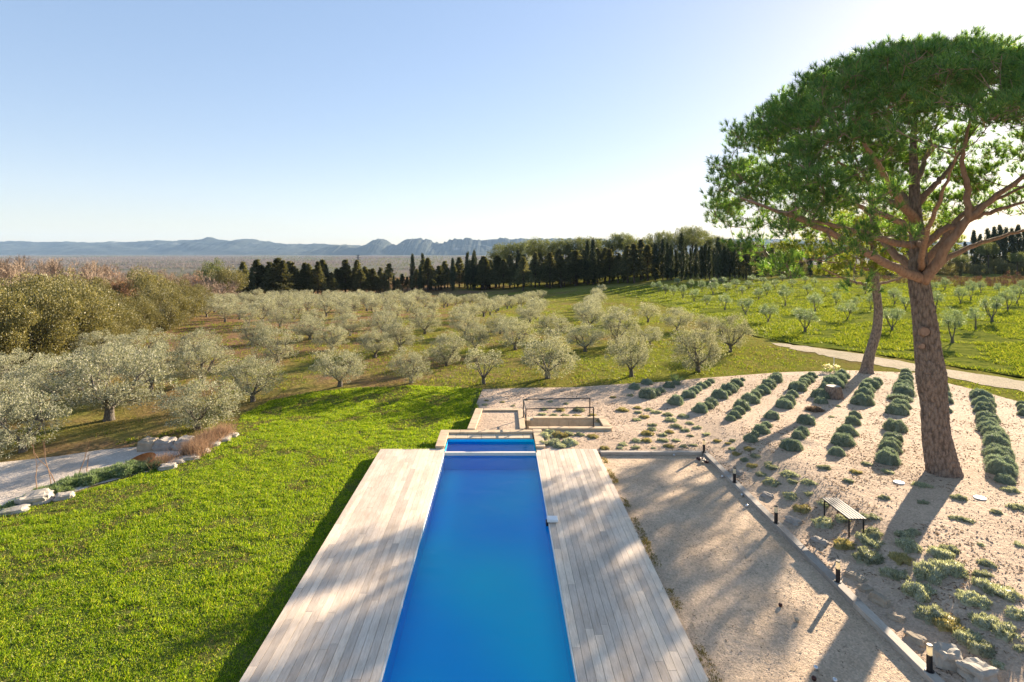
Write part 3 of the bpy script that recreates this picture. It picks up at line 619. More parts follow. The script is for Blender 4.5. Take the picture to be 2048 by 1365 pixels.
# ------- lavender rows as read from the photograph (px, py of the foot, width)
def c6(l): return [(1250+a/2.566, 700+b/2.566, c/2.566) for a, b, c in l]
def c1(l): return [(1380+a/6.4, 730+b/6.4, c/6.4) for a, b, c in l]
def c2(l): return [(1560+a/4.197, 720+b/4.197, c/4.197) for a, b, c in l]
ROWS = [c6([(115, 252, 98), (150, 238, 66), (180, 220, 54), (225, 197, 62), (262, 182, 48), (48, 205, 60), (112, 180, 60)]),
 c6([(262, 285, 92), (300, 250, 45), (328, 247, 72), (352, 224, 62), (370, 212, 56), (395, 197, 60), (420, 186, 48), (440, 171, 44)]),
 c1([(135, 620, 235), (230, 565, 160), (275, 522, 185), (380, 437, 215), (480, 392, 125), (490, 360, 205), (560, 315, 155), (600, 275, 185), (675, 205, 80)]),
 c1([(520, 722, 135), (570, 687, 175), (625, 635, 170), (655, 585, 225), (770, 497, 235), (840, 440, 180), (870, 395, 180), (940, 368, 190), (995, 315, 160), (1010, 290, 195), (1095, 228, 185), (1115, 170, 135)]),
 c1([(780, 1000, 195), (830, 925, 125), (915, 887, 215), (970, 805, 145), (1050, 702, 205), (1205, 562, 225), (1250, 515, 225), (1310, 417, 155), (1375, 342, 245), (1445, 288, 155), (1465, 255, 160), (1505, 223, 175), (1560, 167, 135)]),
 c2([(95, 767, 192), (152, 668, 122), (185, 637, 132), (220, 547, 165), (290, 440, 150), (345, 372, 110), (340, 330, 150), (405, 262, 135), (445, 240, 182), (490, 203, 160), (520, 158, 130)]),
 c2([(475, 812, 132), (525, 727, 180), (567, 660, 80), (568, 637, 170), (612, 550, 132), (632, 490, 105), (690, 387, 168), (710, 318, 165), (720, 275, 145), (757, 242, 155), (812, 208, 112)]),
 c2([(903, 887, 190), (912, 850, 185), (928, 785, 172), (930, 735, 155), (952, 692, 155), (968, 607, 182), (985, 465, 180), (1015, 415, 150), (1010, 355, 200), (1040, 312, 165), (1035, 280, 150), (1040, 247, 150), (1055, 207, 120), (1060, 165, 110), (1060, 125, 90)]),
 c2([(1390, 445, 100), (1388, 367, 110), (1382, 310, 105), (1375, 260, 100)]),
 c2([(1885, 1047, 145), (1855, 982, 212), (1855, 930, 222), (1842, 860, 192), (1840, 832, 212), (1817, 745, 200), (1820, 708, 192), (1787, 658, 172), (1770, 622, 192), (1747, 562, 152), (1740, 527, 172), (1707, 457, 132), (1722, 442, 152), (1710, 397, 172), (1697, 345, 152), (1667, 318, 132)]),
 c2([(2050, 475, 105), (2042, 428, 100), (2032, 392, 85)])]
RN = ['leftmost lavender row', 'second lavender row from the left', 'third lavender row from the left', 'fourth lavender row from the left', 'fifth lavender row from the left', 'lavender row passing the tree stump', 'lavender row right of the tree stump', 'lavender row just left of the big pine', 'short lavender row behind the big pine trunk', 'long lavender row right of the big pine', 'lavender row at the right edge of the photo']
rg = np.random.default_rng(21)
for ri, row in enumerate(ROWS):
    for i, (px, py, ww) in enumerate(row):
        dry = (ri, i) in ((5, 4), (7, 8)); mm = LAVM[rg.integers(4)]
        if dry: mm = LAVD if ri == 5 else LAVS
        o = plant('lavender_bush', mm, px, py, ww, rg, 1.08 if not dry else .7)
        tag(o, ('half dead brown lavender bush, ' if dry else 'rounded grey-green lavender bush, ')+ordn(i, 'nearest')+' in the '+RN[ri], 'lavender bush', 'lavender bushes planted in rows')
        if ri in (4, 6) and i in (5, 6): part('dead_stems', LAVD[0], o); kids(o)[-1].scale = (.8, .8, .6)
# stump
x, y = at(1560+482/4.197, 720+335/4.197); LM['the tree stump'] = (x, y)
n = 20; a = np.arange(n)*2*np.pi/n
wob = 1+.10*np.sin(a*5)[None]*np.array([1, .6, .3, .3])[:, None]+rg.normal(0, .02, (4, n))
r = empty('tree_stump', (x, y+.35, gz(x, y))); mb = MB(); tube(mb, [(0, 0, -.05), (0, 0, .15), (0, 0, .5), (0, 0, .62)], [.46, .41, .36, .34], n, False, 0, wob); mb.build('trunk', MT['bark_pine'], r)
mb = MB(); tube(mb, [(0, 0, .55), (0, 0, .615)], [.32, .32], n); mb.build('cut_top', MT['timber'], r); tag(r, 'broad cut tree stump standing in a lavender row', 'tree stump')
# ------- low cushion plants
LM.update({'the wooden bench': (bn.location.x, bn.location.y), 'the big pine trunk': (14.7, 19.5), 'the iron railing': (2.5, 25), 'the far deck corner': (3.6, 21.8),
           'the nearest bollard lamp': tuple(bl[0].location[:2]), 'the second bollard lamp': tuple(bl[1].location[:2]), 'the third bollard lamp': tuple(bl[2].location[:2]), 'the fourth bollard lamp': tuple(bl[3].location[:2]), 'the court corner lamp': tuple(bl[4].location[:2])})
def c7(l): return [(1250+a/2.566, 1000+b/2.566, c/2.566) for a, b, c in l]
def c3(l): return [(820+a/4.655, 780+b/4.655, c/4.655) for a, b, c in l]
CU = c6([(235, 362, 65), (60, 360, 48), (100, 345, 55), (70, 322, 45), (120, 308, 45), (160, 322, 50), (65, 298, 45), (222, 335, 52), (300, 342, 60), (265, 395, 62), (335, 378, 42), (145, 388, 50), (142, 410, 52), (228, 424, 48), (115, 433, 70), (198, 440, 50), (310, 415, 52), (420, 436, 45), (335, 443, 35), (375, 402, 50), (55, 470, 55), (110, 468, 60), (195, 468, 55), (262, 466, 45), (55, 505, 50), (225, 498, 55), (300, 496, 40), (352, 492, 40), (145, 505, 30), (475, 470, 45), (530, 483, 35), (555, 468, 40), (552, 512, 45), (575, 538, 50), (640, 512, 60), (670, 550, 55), (615, 570, 50), (655, 600, 60), (700, 645, 65), (755, 610, 70), (735, 590, 50), (755, 690, 100), (850, 650, 90), (945, 690, 75), (865, 685, 65), (855, 762, 90), (945, 745, 50), (910, 828, 100), (1025, 905, 120), (1030, 800, 70), (1120, 880, 80), (1025, 608, 70), (1185, 630, 55), (1345, 628, 60), (1150, 678, 60), (1240, 588, 55), (1335, 765, 60), (1525, 700, 80), (1530, 788, 60), (1720, 768, 80), (1980, 725, 80), (1750, 880, 70), (2010, 815, 80), (1910, 840, 60), (1060, 345, 30), (1095, 290, 30), (30, 235, 40)])
CU += c7([(1255, 235, 130), (1275, 190, 110), (1130, 250, 110), (1260, 325, 170), (1390, 410, 130), (1420, 325, 120), (1460, 258, 130), (1425, 190, 100), (1480, 172, 75), (1555, 410, 190), (1500, 505, 180), (1675, 378, 180), (1630, 295, 140), (1670, 268, 100), (1850, 338, 90), (1835, 392, 90), (1590, 630, 170), (1680, 680, 160), (1760, 740, 150), (1830, 800, 160), (1805, 548, 150), (1760, 520, 110), (1900, 490, 180), (1850, 660, 150), (1950, 710, 150), (2020, 610, 130), (1910, 865, 80), (2030, 780, 70), (2020, 235, 60), (1230, 95, 70), (1280, 95, 60), (1700, 100, 60), (1830, 235, 40)])
CU += c3([(1250, 440, 150), (1400, 430, 160), (1340, 500, 170), (1480, 500, 170), (1250, 510, 130), (1400, 530, 150), (1300, 400, 130), (1480, 420, 120), (1580, 420, 100), (1700, 440, 120), (1980, 510, 90), (1950, 545, 70), (1810, 550, 100), (1245, 185, 80), (1400, 190, 90), (1570, 190, 130), (1230, 230, 80), (1340, 240, 80), (1445, 245, 90), (1550, 245, 80), (1980, 190, 110), (1700, 240, 80), (1760, 280, 80), (1450, 130, 60), (1310, 110, 60), (860, 115, 50), (960, 150, 50), (710, 100, 50), (700, 140, 60), (1890, 70, 60), (1080, 95, 40), (1225, 90, 40), (980, 180, 50), (820, 190, 40)])
cu = []
for (px, py, ww) in CU:
    y = F*CAMH/(py-CY); mm = CUM[rg.choice([0, 1, 2, 4, 3], p=[.25, .25, .2, .2, .1] if px > 1560 else [.17, .17, .17, .17, .32])]
    big = px > 1540 and py > 1060
    cu.append(plant('cushion_plant', mm, px, py+ww*.12, ww*(.95 if big else 1.0), rg, 1.15 if big else 1.0))
label_near(cu, 'low mounded cushion plant on pale gravel', [k for k in LM], 'cushion plant', 'low cushion plants on the gravel slope')
# agave-like tuft and white flowers near the track
def tuft(nm, px, py, n, L, W, mat, label, cat, spread=.6, foot=.05):
    x, y = at(px, py); rg = np.random.default_rng(int(px)); B = np.concatenate([rg.normal(0, foot, (n, 2)), np.zeros((n, 1))], 1); D = unit(np.concatenate([rg.normal(0, spread, (n, 2)), np.ones((n, 1))], 1))
    mb = MB(); blades(mb, B, D, L*rg.uniform(.6, 1.1, (n, 1)), W, rg); o = mb.build(nm, mat, loc=(x, y, gz(x, y))); tag(o, label, cat); return o
tuft('agave_plant', 1350, 766, 40, .75, .09, MT['ros'], 'spiky leafy plant at the edge of the olive grove above the lavender', 'spiky plant', .8)
x, y = at(1660, 744); r = empty('flower_clump', (x, y, gz(x, y))); mb = MB(); rgf = np.random.default_rng(4); n = 60
leaves(mb, np.stack([rgf.uniform(-.5, .5, n), rgf.uniform(-.2, .2, n), rgf.uniform(.15, .35, n)], 1), np.tile([0, 0, 1.], (n, 1)), .16, .14, rgf); mb.build('petals', MT['white_petal'], r)
mb = MB(); n = 80; blades(mb, np.stack([rgf.uniform(-.5, .5, n), rgf.uniform(-.2, .2, n), np.zeros(n)], 1), unit(np.array([0, 0, 1.])+rgf.normal(0, .3, (n, 3))), .25, .03, rgf); mb.build('leaves', MT['ros'], r)
mb = MB(); tube(mb, [(.25, 0, 0), (.25, 0, .9)], .018, 6); mb.build('stake', MT['plastic'], r); tag(r, 'white and yellow flower clump with a thin stake behind the stump row', 'flowers')
# ------- left edge: dry grass, rosemary, saplings, rusty bowl
def strip(nm, pts, n, L, W, mat, wid, label, cat, sp=.5, kind=None):
    P = np.array(A(*pts)); seg = R.integers(0, len(P)-1, n); t = R.random(n); B = P[seg]+(P[seg+1]-P[seg])*t[:, None]; B = B+R.normal(0, wid, (n, 2)); c = P.mean(0)
    Z = T(B[:, 0], B[:, 1]); z0 = gz(*c); V = np.stack([B[:, 0]-c[0], B[:, 1]-c[1], Z-z0], 1); D = unit(np.array([0, 0, 1.])+R.normal(0, sp, (n, 3))*np.array([1, 1, .3]))
    mb = MB(); blades(mb, V, D, L*R.uniform(.5, 1.1, (n, 1))*(.6+.8*fbm(B[:, :1]*1.5, B[:, 1:]*1.5)), W, R); o = mb.build(nm, mat, loc=(c[0], c[1], z0)); tag(o, label, cat, kind=kind); return o
strip('dry_grass_clump', [(385, 915), (395, 900), (420, 885), (450, 872)], 5000, .62, .014, MT['straw'], .20, 'feathery reddish dry grass clump between the boulders and the lawn edge', 'dry grass')
strip('dry_grass_clump', [(310, 932), (345, 925)], 1400, .40, .014, MT['straw'], .16, 'small dry grass clump right of the rusty bowl', 'dry grass')
ro = []
for i, (px, py, ww) in enumerate([(305, 935, 70), (265, 945, 80), (220, 950, 80), (190, 962, 70), (150, 970, 80), (110, 985, 80), (75, 1000, 70), (40, 1015, 70), (5, 1028, 70)]):
    mm = ROSM = globals().get('ROSM') or mound_meshes('foliage', MT['ros'], 2200, .55, .32, .05, 31, .8)
    o = plant('rosemary_shrub', mm, px, py+6, ww*.85, rg, .6); tag(o, 'spreading green shrub along the lawn edge, '+ordn(i, 'first')+' from the rusty bowl', 'shrub', 'green shrubs along the lawn edge'); ro.append(o)
def branchy(rg, base, d, L, rad, depth, segs, mb, n=5, spread=.6, up=.15, shrink=.72, kids_=3, twig=None, rs=.58):
    P = [base]; dd = d
    for i in range(3):
        dd = unit(dd+rg.normal(0, .16, 3)+np.array([0, 0, up*.3])); P.append(P[-1]+dd*L/3)
    tube(mb, P, np.linspace(rad, rad*.6, 4), n if depth > 1 else 3, False)
    if depth == 0:
        if twig is not None: twig.append((P[-1], dd))
        return
    for k in range(kids_):
        s = P[-1] if k < 2 else P[2]+(P[3]-P[2])*rg.random()
        nd = unit(dd+rg.normal(0, spread, 3)+np.array([0, 0, up])); branchy(rg, s, nd, L*shrink*rg.uniform(.8, 1.15), rad*rs, depth-1, segs, mb, max(3, n-1), spread, up, shrink, kids_, twig, rs)
for i, (px, py, h) in enumerate([(75, 990, 1.5), (103, 975, 1.7), (112, 968, 1.8), (155, 955, 1.35), (175, 945, .7)]):
    x, y = at(px, py); mb = MB(); rr = np.random.default_rng(60+i); branchy(rr, np.zeros(3), unit(np.array([rr.normal(0, .12), 0, 1])), h*.6, .018, 2, 0, mb, 5, .22, .4, .5, 2)
    o = mb.build('bare_sapling', MT['straw'], loc=(x, y, gz(x, y)-.05)); tag(o, 'thin leafless sapling at the gravel drive edge, '+ordn(i, 'leftmost')+(' from the left' if i else ''), 'sapling', 'bare saplings by the drive')
x, y = at(268, 942); mb = MB(); th = np.linspace(.15, 1.35, 7); tube(mb, [(0, 0, .30*(1-math.cos(t))) for t in th], [.50*math.sin(t) for t in th], 32, False); tube(mb, [(0, 0, .30*(1-math.cos(t))+.012) for t in th[::-1]], [.485*math.sin(t) for t in th[::-1]], 32, False)
o = mb.build('fire_bowl', MT['rust'], smooth=True, loc=(x, y+.5, gz(x, y+.5)-.02)); o.rotation_euler = (.25, -.15, 0); tag(o, 'wide rusty orange steel bowl beside the green shrubs and gravel drive', 'fire bowl')

# ------------------------------------------------------------------ grass
def scatter_poly(poly, n, rg, dens=None):
    P = np.array(poly); lo = P.min(0); hi = P.max(0); out = []; tot = 0
    while tot < n:
        q = rg.uniform(lo, hi, (n*2, 2)); q = q[inside(poly, q[:, 0], q[:, 1])]
        if dens is not None: q = q[rg.random(len(q)) < dens(q[:, 0], q[:, 1])]
        out.append(q); tot += len(q)
    return np.concatenate(out)[:n]
def grass(nm, poly, n, per, L, W, mat, rg, label, dens=None, off=0, foot=.05, sp=.55, cat='grass', hn=None, wfar=0):
    q = scatter_poly(poly, n, rg, dens); k = len(q); dst = np.hypot(q[:, 0], q[:, 1])
    h = (.25+.55*fbm(q[:, 0]*.8, q[:, 1]*.8, 3)+1.1*vnoise(q[:, 0]*4.1, q[:, 1]*4.1)**1.5); B = np.repeat(q, per, 0)+rg.normal(0, foot, (k*per, 2))
    H = np.repeat(h, per)[:, None]*L*rg.uniform(.5, 1.2, (k*per, 1)); Wd = W*(1+wfar*np.repeat(dst, per)[:, None])
    V = np.stack([B[:, 0], B[:, 1], T(B[:, 0], B[:, 1])+off], 1); D = unit(np.array([0, 0, 1.])+rg.normal(0, sp, (k*per, 3))*np.array([1, 1, .2]))
    mb = MB(); blades(mb, V, D, H, Wd, rg); o = mb.build(nm, mat); tag(o, label, cat, kind='stuff'); return o
rgg = np.random.default_rng(77)
LV = [p for p in LAWN]
def lawn_d(x, y):
    return np.clip(1.15-(fbm(x*.9, y*.9, 4) > .55)*.8-(np.hypot(x, y)-10)*.012, .1, 1)*(y > 6.5)*np.where(x > -.92*y-1, 1, .45)
grass('lawn_grass', LV, 70000, 6, .075, .013, MT['grass'], rgg, 'short bright green lawn grass between the drive and the pool deck', lawn_d, 0, .045, .7, wfar=.02)
grass('lawn_dry_grass', LV, 5200, 6, .05, .014, MT['dry'], rgg, 'thin dry yellowish patches worn into the green lawn', lambda x, y: (fbm(x*.9, y*.9, 4) > .53)*(y > 7.5)*(x > -.92*y-1)*.9, 0, .05, .8, wfar=.02)
def fdens(x, y):
    in_tr = inside(TRACK, x, y); return np.clip((42/np.hypot(x, y))**1.6, .02, 1)*(fbm(x*.35, y*.35, 4) > .40)*np.where(in_tr, .15, 1)*(x < y*.98+3)
grass('field_grass', FIELD, 26000, 7, .26, .035, MT['weed'], rgg, 'lush green meadow grass under the olive trees right of the track', fdens, 0, .14, .8, wfar=.01)
GROVE = A((0, 905), (200, 885), (300, 890), (470, 865), (485, 828), (540, 800), (620, 783), (700, 775), (830, 770), (963, 775), (1055, 774), (1150, 773), (1250, 766), (1400, 755), (1560, 743), (1700, 739), (1830, 745), (1900, 766), (2048, 803), (2200, 838), (2200, 822), (2048, 787), (1900, 758), (1850, 749), (1700, 730), (1560, 695), (1420, 640), (1330, 610), (1200, 577), (700, 600), (480, 610), (280, 660), (0, 720))
def gdens(x, y): return np.clip((30/np.hypot(x, y))**1.5, .02, 1)*(fbm(x*.3+9, y*.3, 4) > .42)
grass('grove_grass', GROVE, 22000, 6, .17, .028, MT['weed'], rgg, 'rough green tufts of grass under the grove of grey olive trees', gdens, -.03, .12, .8, wfar=.01)
grass('grove_dry_grass', GROVE, 16000, 6, .13, .025, MT['dry'], rgg, 'dry yellow grass and litter under the grove of grey olive trees', lambda x, y: np.clip((30/np.hypot(x, y))**1.5, .02, 1)*(fbm(x*.3+40, y*.3, 4) > .44), -.03, .13, .9, wfar=.01)
# gravel stones
def pebbles(nm, poly, n, r0, mat, label, rg, off=0, zf=None):
    q = scatter_poly(poly, n, rg, lambda x, y: np.clip((14/np.hypot(x, y))**1.2, .02, 1)*(y > 7)*(x < y*.95+2)); k = len(q)
    base = np.array([[1, 0, 0], [0, 1, 0], [-1, 0, 0], [0, -1, 0], [0, 0, .8]], float)
    s = r0*rg.lognormal(0, .4, (k, 1, 1)); V = base[None]*s+rg.normal(0, .25, (k, 5, 3))*s; z = (T(q[:, 0], q[:, 1]) if zf is None else zf)+off
    V = V+np.stack([q[:, 0], q[:, 1], z+0*q[:, 0]], 1)[:, None]; t = np.array([[0, 1, 4], [1, 2, 4], [2, 3, 4], [3, 0, 4]]); Tr = (np.arange(k)[:, None, None]*5+t[None]).reshape(-1, 3)
    o = MB().add(V.reshape(-1, 3), None, Tr).build(nm, mat); tag(o, label, 'gravel', kind='stuff')
pebbles('gravel_stones', GARD, 26000, .014, MT['gravel'], 'loose pale gravel stones scattered over the lavender garden', rgg)
def litter(nm, poly, n, L, W, mat, label, thr, rg, zf=None):
    q = scatter_poly(poly, n, rg, lambda x, y: (fbm(x*.9+5, y*.9, 4) > thr)*np.clip((16/np.hypot(x, y)), .05, 1)*(y > 7)*(x < y*.95+2)); k = len(q); z = (T(q[:, 0], q[:, 1]) if zf is None else zf+0*q[:, 0])+.006
    a = rg.uniform(0, 6.28, k); D = unit(np.stack([np.cos(a), np.sin(a), rg.uniform(-.02, .45, k)], 1)); mb = MB(); blades(mb, np.stack([q[:, 0], q[:, 1], z], 1), D, L*rg.uniform(.4, 1.3, (k, 1)), W, rg); tag(mb.build(nm, mat), label, 'leaf litter', kind='stuff')
litter('pine_litter', GARD, 9000, .09, .03, MT['lavdry'], 'fallen brown pine needles and twigs strewn over the gravel garden', .50, rgg)
litter('court_litter', [(3.7, 6), (7.45, 6), (7.45, 21.2), (3.7, 21.2)], 900, .05, .015, MT['lavdry'], 'scattered dry needles on the sandy boules court', .5, rgg, -.09)
pebbles('court_grit', [(3.7, 6), (7.45, 6), (7.45, 21.2), (3.7, 21.2)], 9000, .008, MT['court'], 'fine loose grit on the sandy boules court', rgg, 0, -.09)
grass('court_edge_weeds', [(3.66, 8), (3.86, 8), (3.8, 21), (3.66, 21)], 500, 6, .05, .02, MT['dry'], rgg, 'small weeds and leaf litter between the deck and the court', lambda x, y: (vnoise(x*0, y*1.7) > .45)*1., -.0, .03)

# ------------------------------------------------------------------ trees
def clump_crown(rg, n_cl, rx, ry, rz, cz, n_leaf, cr, L, W, mat, up=.4, shell=.45, flat=0, pow_=.5, hole=.0, name='crown', zmin=-.75):
    """leaf clumps spread through an uneven ellipsoid volume; returns mesh and clump centres"""
    d = sphere_pts(n_cl, rg); lob = 1+.48*(fbm(d[:, 0]*2.0+rg.uniform(0, 50), d[:, 1]*2.0+d[:, 2]*1.5, 3)-.45)*2
    rr = (shell+(1-shell)*rg.random(n_cl)**pow_)*lob; d[:, 2] = np.maximum(d[:, 2], zmin)
    C = d*rr[:, None]*np.array([rx, ry, rz])+np.array([0, 0, cz])
    k = n_leaf//n_cl; sz = cr*rg.uniform(.6, 1.35, n_cl)
    o = sphere_pts(n_cl*k, rg).reshape(n_cl, k, 3)*(rg.uniform(.35, 1, (n_cl, k, 1))**.6)*sz[:, None, None]*np.array([1, 1, .8]); P = (C[:, None]+o).reshape(-1, 3)
    N = unit(o.reshape(-1, 3)+np.array([0, 0, .25])+.4*np.repeat(d, k, 0)); mb = MB(); leaves(mb, P, N, L, W, rg, up); return mb.mesh(name, mat), C
def limbs(mb, rg, C, forks, base_r, n=6, sub=2, h0=.5):
    """trunk forks that reach out to groups of the clump centres"""
    a0 = rg.uniform(0, 6.28)
    ends = []
    for i in range(forks):
        a = a0+i*2*math.pi/forks+rg.normal(0, .25); sel = C[np.argsort(-(C[:, 0]*math.cos(a)+C[:, 1]*math.sin(a)))[:max(3, len(C)//(forks+1))]]
        tgt = sel.mean(0)*np.array([.75, .75, 1]); s = np.array([math.cos(a)*base_r*.5, math.sin(a)*base_r*.5, h0]); mid = (s+tgt)/2+np.array([math.cos(a)*.15, math.sin(a)*.15, -.1])+rg.normal(0, .06, 3)
        P = [s-np.array([0, 0, h0*.6]), s, mid, tgt]; t = np.linspace(0, 3, 8); P = np.stack([np.interp(t, range(4), np.array(P)[:, q]) for q in range(3)], 1)
        tube(mb, P, np.linspace(base_r*.62, base_r*.18, 8), n, False)
        for c in sel[rg.permutation(len(sel))[:sub*4]]:
            k = rg.integers(4, 8); b = P[k]; m = (b+c)/2+rg.normal(0, .05, 3); tube(mb, [b, m, c], [base_r*.16, base_r*.1, base_r*.04], 4, False)
def olive(seed, R_, H, n_leaf, forks, base_r, clear, L=.10, W=.032, mat='olive', n_cl=100, cr=.36, shell=.55, zmin=-.6):
    rg = np.random.default_rng(seed); rz = (H-clear)/2
    cm, C = clump_crown(rg, n_cl, R_, R_*rg.uniform(.85, 1), rz, clear+rz, n_leaf, cr, L, W, MT[mat], shell=shell, zmin=zmin)
    mb = MB(); k = 12; wob = 1+.12*np.sin(np.arange(k)*2*np.pi/k*3+seed)[None]+rg.normal(0, .05, (4, k))
    tube(mb, [(0, 0, -.15), (0, 0, .05), (.03, 0, .3), (.02, .03, .55)], [base_r*1.55, base_r*1.25, base_r, base_r*.8], k, False, 0, wob); limbs(mb, rg, C, forks, base_r, 6, 2, .5)
    return [('trunk', mb.mesh('trunk', MT['bark_olive'], True)), ('crown', cm)]
OL = [olive(s, 2.0, 2.75, 12000, f, .15, c, zmin=z, shell=.45) for s, f, c, z in ((1, 4, .3, -.85), (2, 3, .4, -.6), (3, 4, .25, -.9), (4, 5, .35, -.8), (5, 3, .5, -.6), (6, 4, .3, -.9), (7, 3, .4, -.8))]
OLV = olive(8, 1.6, 2.7, 3600, 5, .13, .9, n_cl=30, cr=.36, shell=.6)          # sparse, airy
OLM = [olive(s, 1.45, 2.5, 4200, f, .13, c, .11, .04, n_cl=46, cr=.42) for s, f, c in ((11, 3, .7), (12, 4, .8), (13, 3, .6), (14, 4, .75))]
OLF = [olive(s, 1.45, 3.0, 4200, f, .15, c, .11, .045, 'olive_field', 40, .40, .45, -.45) for s, f, c in ((21, 3, 1.15), (22, 4, 1.2), (23, 3, 1.0), (24, 2, 1.2))]
def put_olive(px, py, wpx, hpx, kind, rg, R0, H0, xy=None):
    x, y = at(px, py) if xy is None else xy
    if wpx: s = wpx*y/F/2/(R0*1.2); sz = hpx*y/F/(H0*1.05)
    else: s = rg.uniform(.85, 1.15); sz = s*rg.uniform(.9, 1.1)
    return thing('olive_tree', kind, (x, y, gz(x, y)-.03), rg.uniform(0, 6.28), (s, s, sz))
rg = np.random.default_rng(5)
FRONT = [(45, 903, 200, 125, 'gnarled olive tree with a thick forked trunk at the left end of the gravel drive'),
 (218, 840, 260, 150, 'wide olive tree with a dark twisted trunk above the gravel drive'),
 (395, 858, 190, 105, 'drooping olive tree behind the dry grass clump at the lawn edge'),
 (505, 803, 135, 90, 'small pale olive tree at the far left corner of the lawn'),
 (680, 773, 135, 76, 'flat topped olive tree at the lawn edge, left of two small ones'),
 (822, 766, 102, 68, 'small rounded olive tree with a pale trunk at the lawn edge'),
 (967, 768, 95, 78, 'airy thin crowned olive tree at the corner of lawn and gravel'),
 (1095, 757, 150, 92, 'big round many stemmed olive tree behind the gravel bed'),
 (1262, 753, 110, 88, 'upright olive tree directly behind the first lavender row'),
 (1396, 744, 130, 96, 'broad olive tree with splayed stems behind the spiky plant'),
 (1461, 704, 92, 74, 'olive tree alone at the right end of the grove by the track')]
xy_used = []
for i, (px, py, ww, hh, lb) in enumerate(FRONT):
    k = OLV if i == 6 else OL[i % 7]; o = put_olive(px, py, ww, hh, k, rg, 1.6 if i == 6 else 2.0, 2.7); tag(o, lb, 'olive tree', 'grey olive trees of the central grove'); xy_used.append(o.location[:2])
SEC = [(5, 850, 190, 100), (110, 800, 190, 90), (30, 780, 150, 80), (215, 765, 150, 80), (300, 780, 170, 90), (405, 768, 150, 85), (290, 728, 140, 72), (395, 720, 110, 60), (200, 722, 130, 60), (555, 725, 125, 75), (665, 700, 100, 52), (750, 716, 95, 58), (893, 732, 110, 70), (800, 700, 110, 60), (950, 702, 90, 55), (1030, 700, 105, 65), (1170, 703, 110, 55), (1235, 690, 115, 75), (1110, 680, 100, 52), (1355, 662, 90, 48), (1300, 690, 80, 38), (1415, 668, 60, 38), (930, 672, 85, 48), (850, 668, 90, 50), (770, 672, 90, 50), (700, 672, 90, 48), (620, 680, 100, 50), (505, 690, 90, 52), (560, 655, 80, 42), (1000, 668, 75, 42), (1060, 645, 80, 42), (1180, 655, 80, 45), (1240, 648, 70, 38)]
so2 = []
for (px, py, ww, hh) in SEC:
    o = put_olive(px, py, ww*.9, hh, OL[rg.integers(7)], rg, 2.0, 2.7); so2.append(o); xy_used.append(o.location[:2])
# the rest of the grove stands in columns running away up the slope
cols = {}
for c in range(-9, 5):
    for k in range(0, 17):
        yy = 58+k*5.0+R.normal(0, .5); xx = -2.0+c*6.9+(yy-75)*.185+R.normal(0, .4)
        px = CX+F*xx/yy; py = CY-F*(gz(xx, yy)-CAMH)/yy
        if py < np.interp(px, [300, 480, 700, 950, 1150, 1260], [640, 604, 592, 582, 576, 574]): continue
        if px < np.interp(py, [590, 610, 640, 680, 720], [500, 420, 330, 280, 150]) or px > np.interp(py, [570, 590, 610, 650], [1190, 1225, 1270, 1300]): continue
        if min(math.hypot(xx-a, yy-b) for a, b in xy_used) < 2.9: continue
        if px > 840 and yy > 74 and c % 2: continue
        o = put_olive(0, 0, 0, 0, OLM[R.integers(4)], R, 1.45, 2.5, (xx, yy)); s = .86 if c > -3 else .98; o.scale = tuple(v*s for v in o.scale); cols.setdefault(c, []).append(o)
for j, c in enumerate(sorted(cols)):
    for i, o in enumerate(cols[c]): tag(o, 'small pale olive tree in '+ordn(j, 'the first')+' column from the left, '+ordn(i, 'nearest')+' tree of it', 'olive tree', 'grey olive trees of the central grove')
for c in (3,): pass
for lb_o in so2: pass
for k, p in (('the small pale olive at the lawn corner', (505, 803)), ('the wide olive above the drive', (218, 840)), ('the flat topped olive', (680, 773)), ('the small rounded olive', (822, 766)), ('the airy olive', (967, 768)), ('the big round olive', (1095, 757)), ('the upright olive', (1262, 753)), ('the lone olive by the track', (1461, 704))): LM[k] = at(*p)
label_near(so2, 'silvery broad crowned olive tree', list(LM)[-8:], 'olive tree', 'grey olive trees of the central grove')
# right field olives (crop coordinates of the photograph, foot and crown width/height)
FO = [(242, 503, 62, 75), (312, 527, 64, 65), (410, 550, 85, 95), (523, 577, 105, 100), (648, 618, 120, 112), (850, 672, 150, 145), (1083, 606, 120, 110), (1325, 662, 140, 135), (1655, 728, 165, 190), (1783, 657, 100, 125), (1872, 612, 140, 150), (1960, 552, 100, 130), (1700, 516, 85, 100), (1757, 495, 80, 110), (1812, 455, 60, 70), (740, 527, 85, 120), (905, 557, 105, 110), (640, 470, 65, 75), (595, 495, 75, 70), (505, 467, 50, 55), (540, 435, 65, 50), (420, 450, 60, 55), (345, 465, 70, 75), (285, 450, 55, 70), (180, 488, 58, 85), (130, 475, 55, 65), (85, 463, 50, 60), (48, 450, 45, 60), (18, 445, 40, 50), (225, 430, 50, 50), (1020, 522, 60, 80), (1130, 545, 60, 70), (1210, 550, 90, 100), (1340, 520, 90, 100), (1400, 545, 80, 70), (1565, 545, 90, 110), (1615, 440, 70, 70), (1555, 460, 60, 70), (685, 435, 55, 60), (780, 425, 60, 50), (865, 465, 70, 60), (850, 405, 50, 45), (470, 430, 60, 55), (620, 415, 60, 50), (560, 400, 60, 45), (1030, 455, 55, 55), (1100, 420, 60, 50), (1180, 460, 60, 60), (1255, 470, 50, 60), (2010, 515, 80, 110), (2035, 450, 60, 70), (1910, 470, 60, 70), (1480, 450, 60, 60), (900, 420, 45, 50), (350, 415, 60, 45), (400, 405, 60, 40), (150, 415, 45, 45), (960, 475, 55, 55), (725, 395, 50, 45)]
fo = []
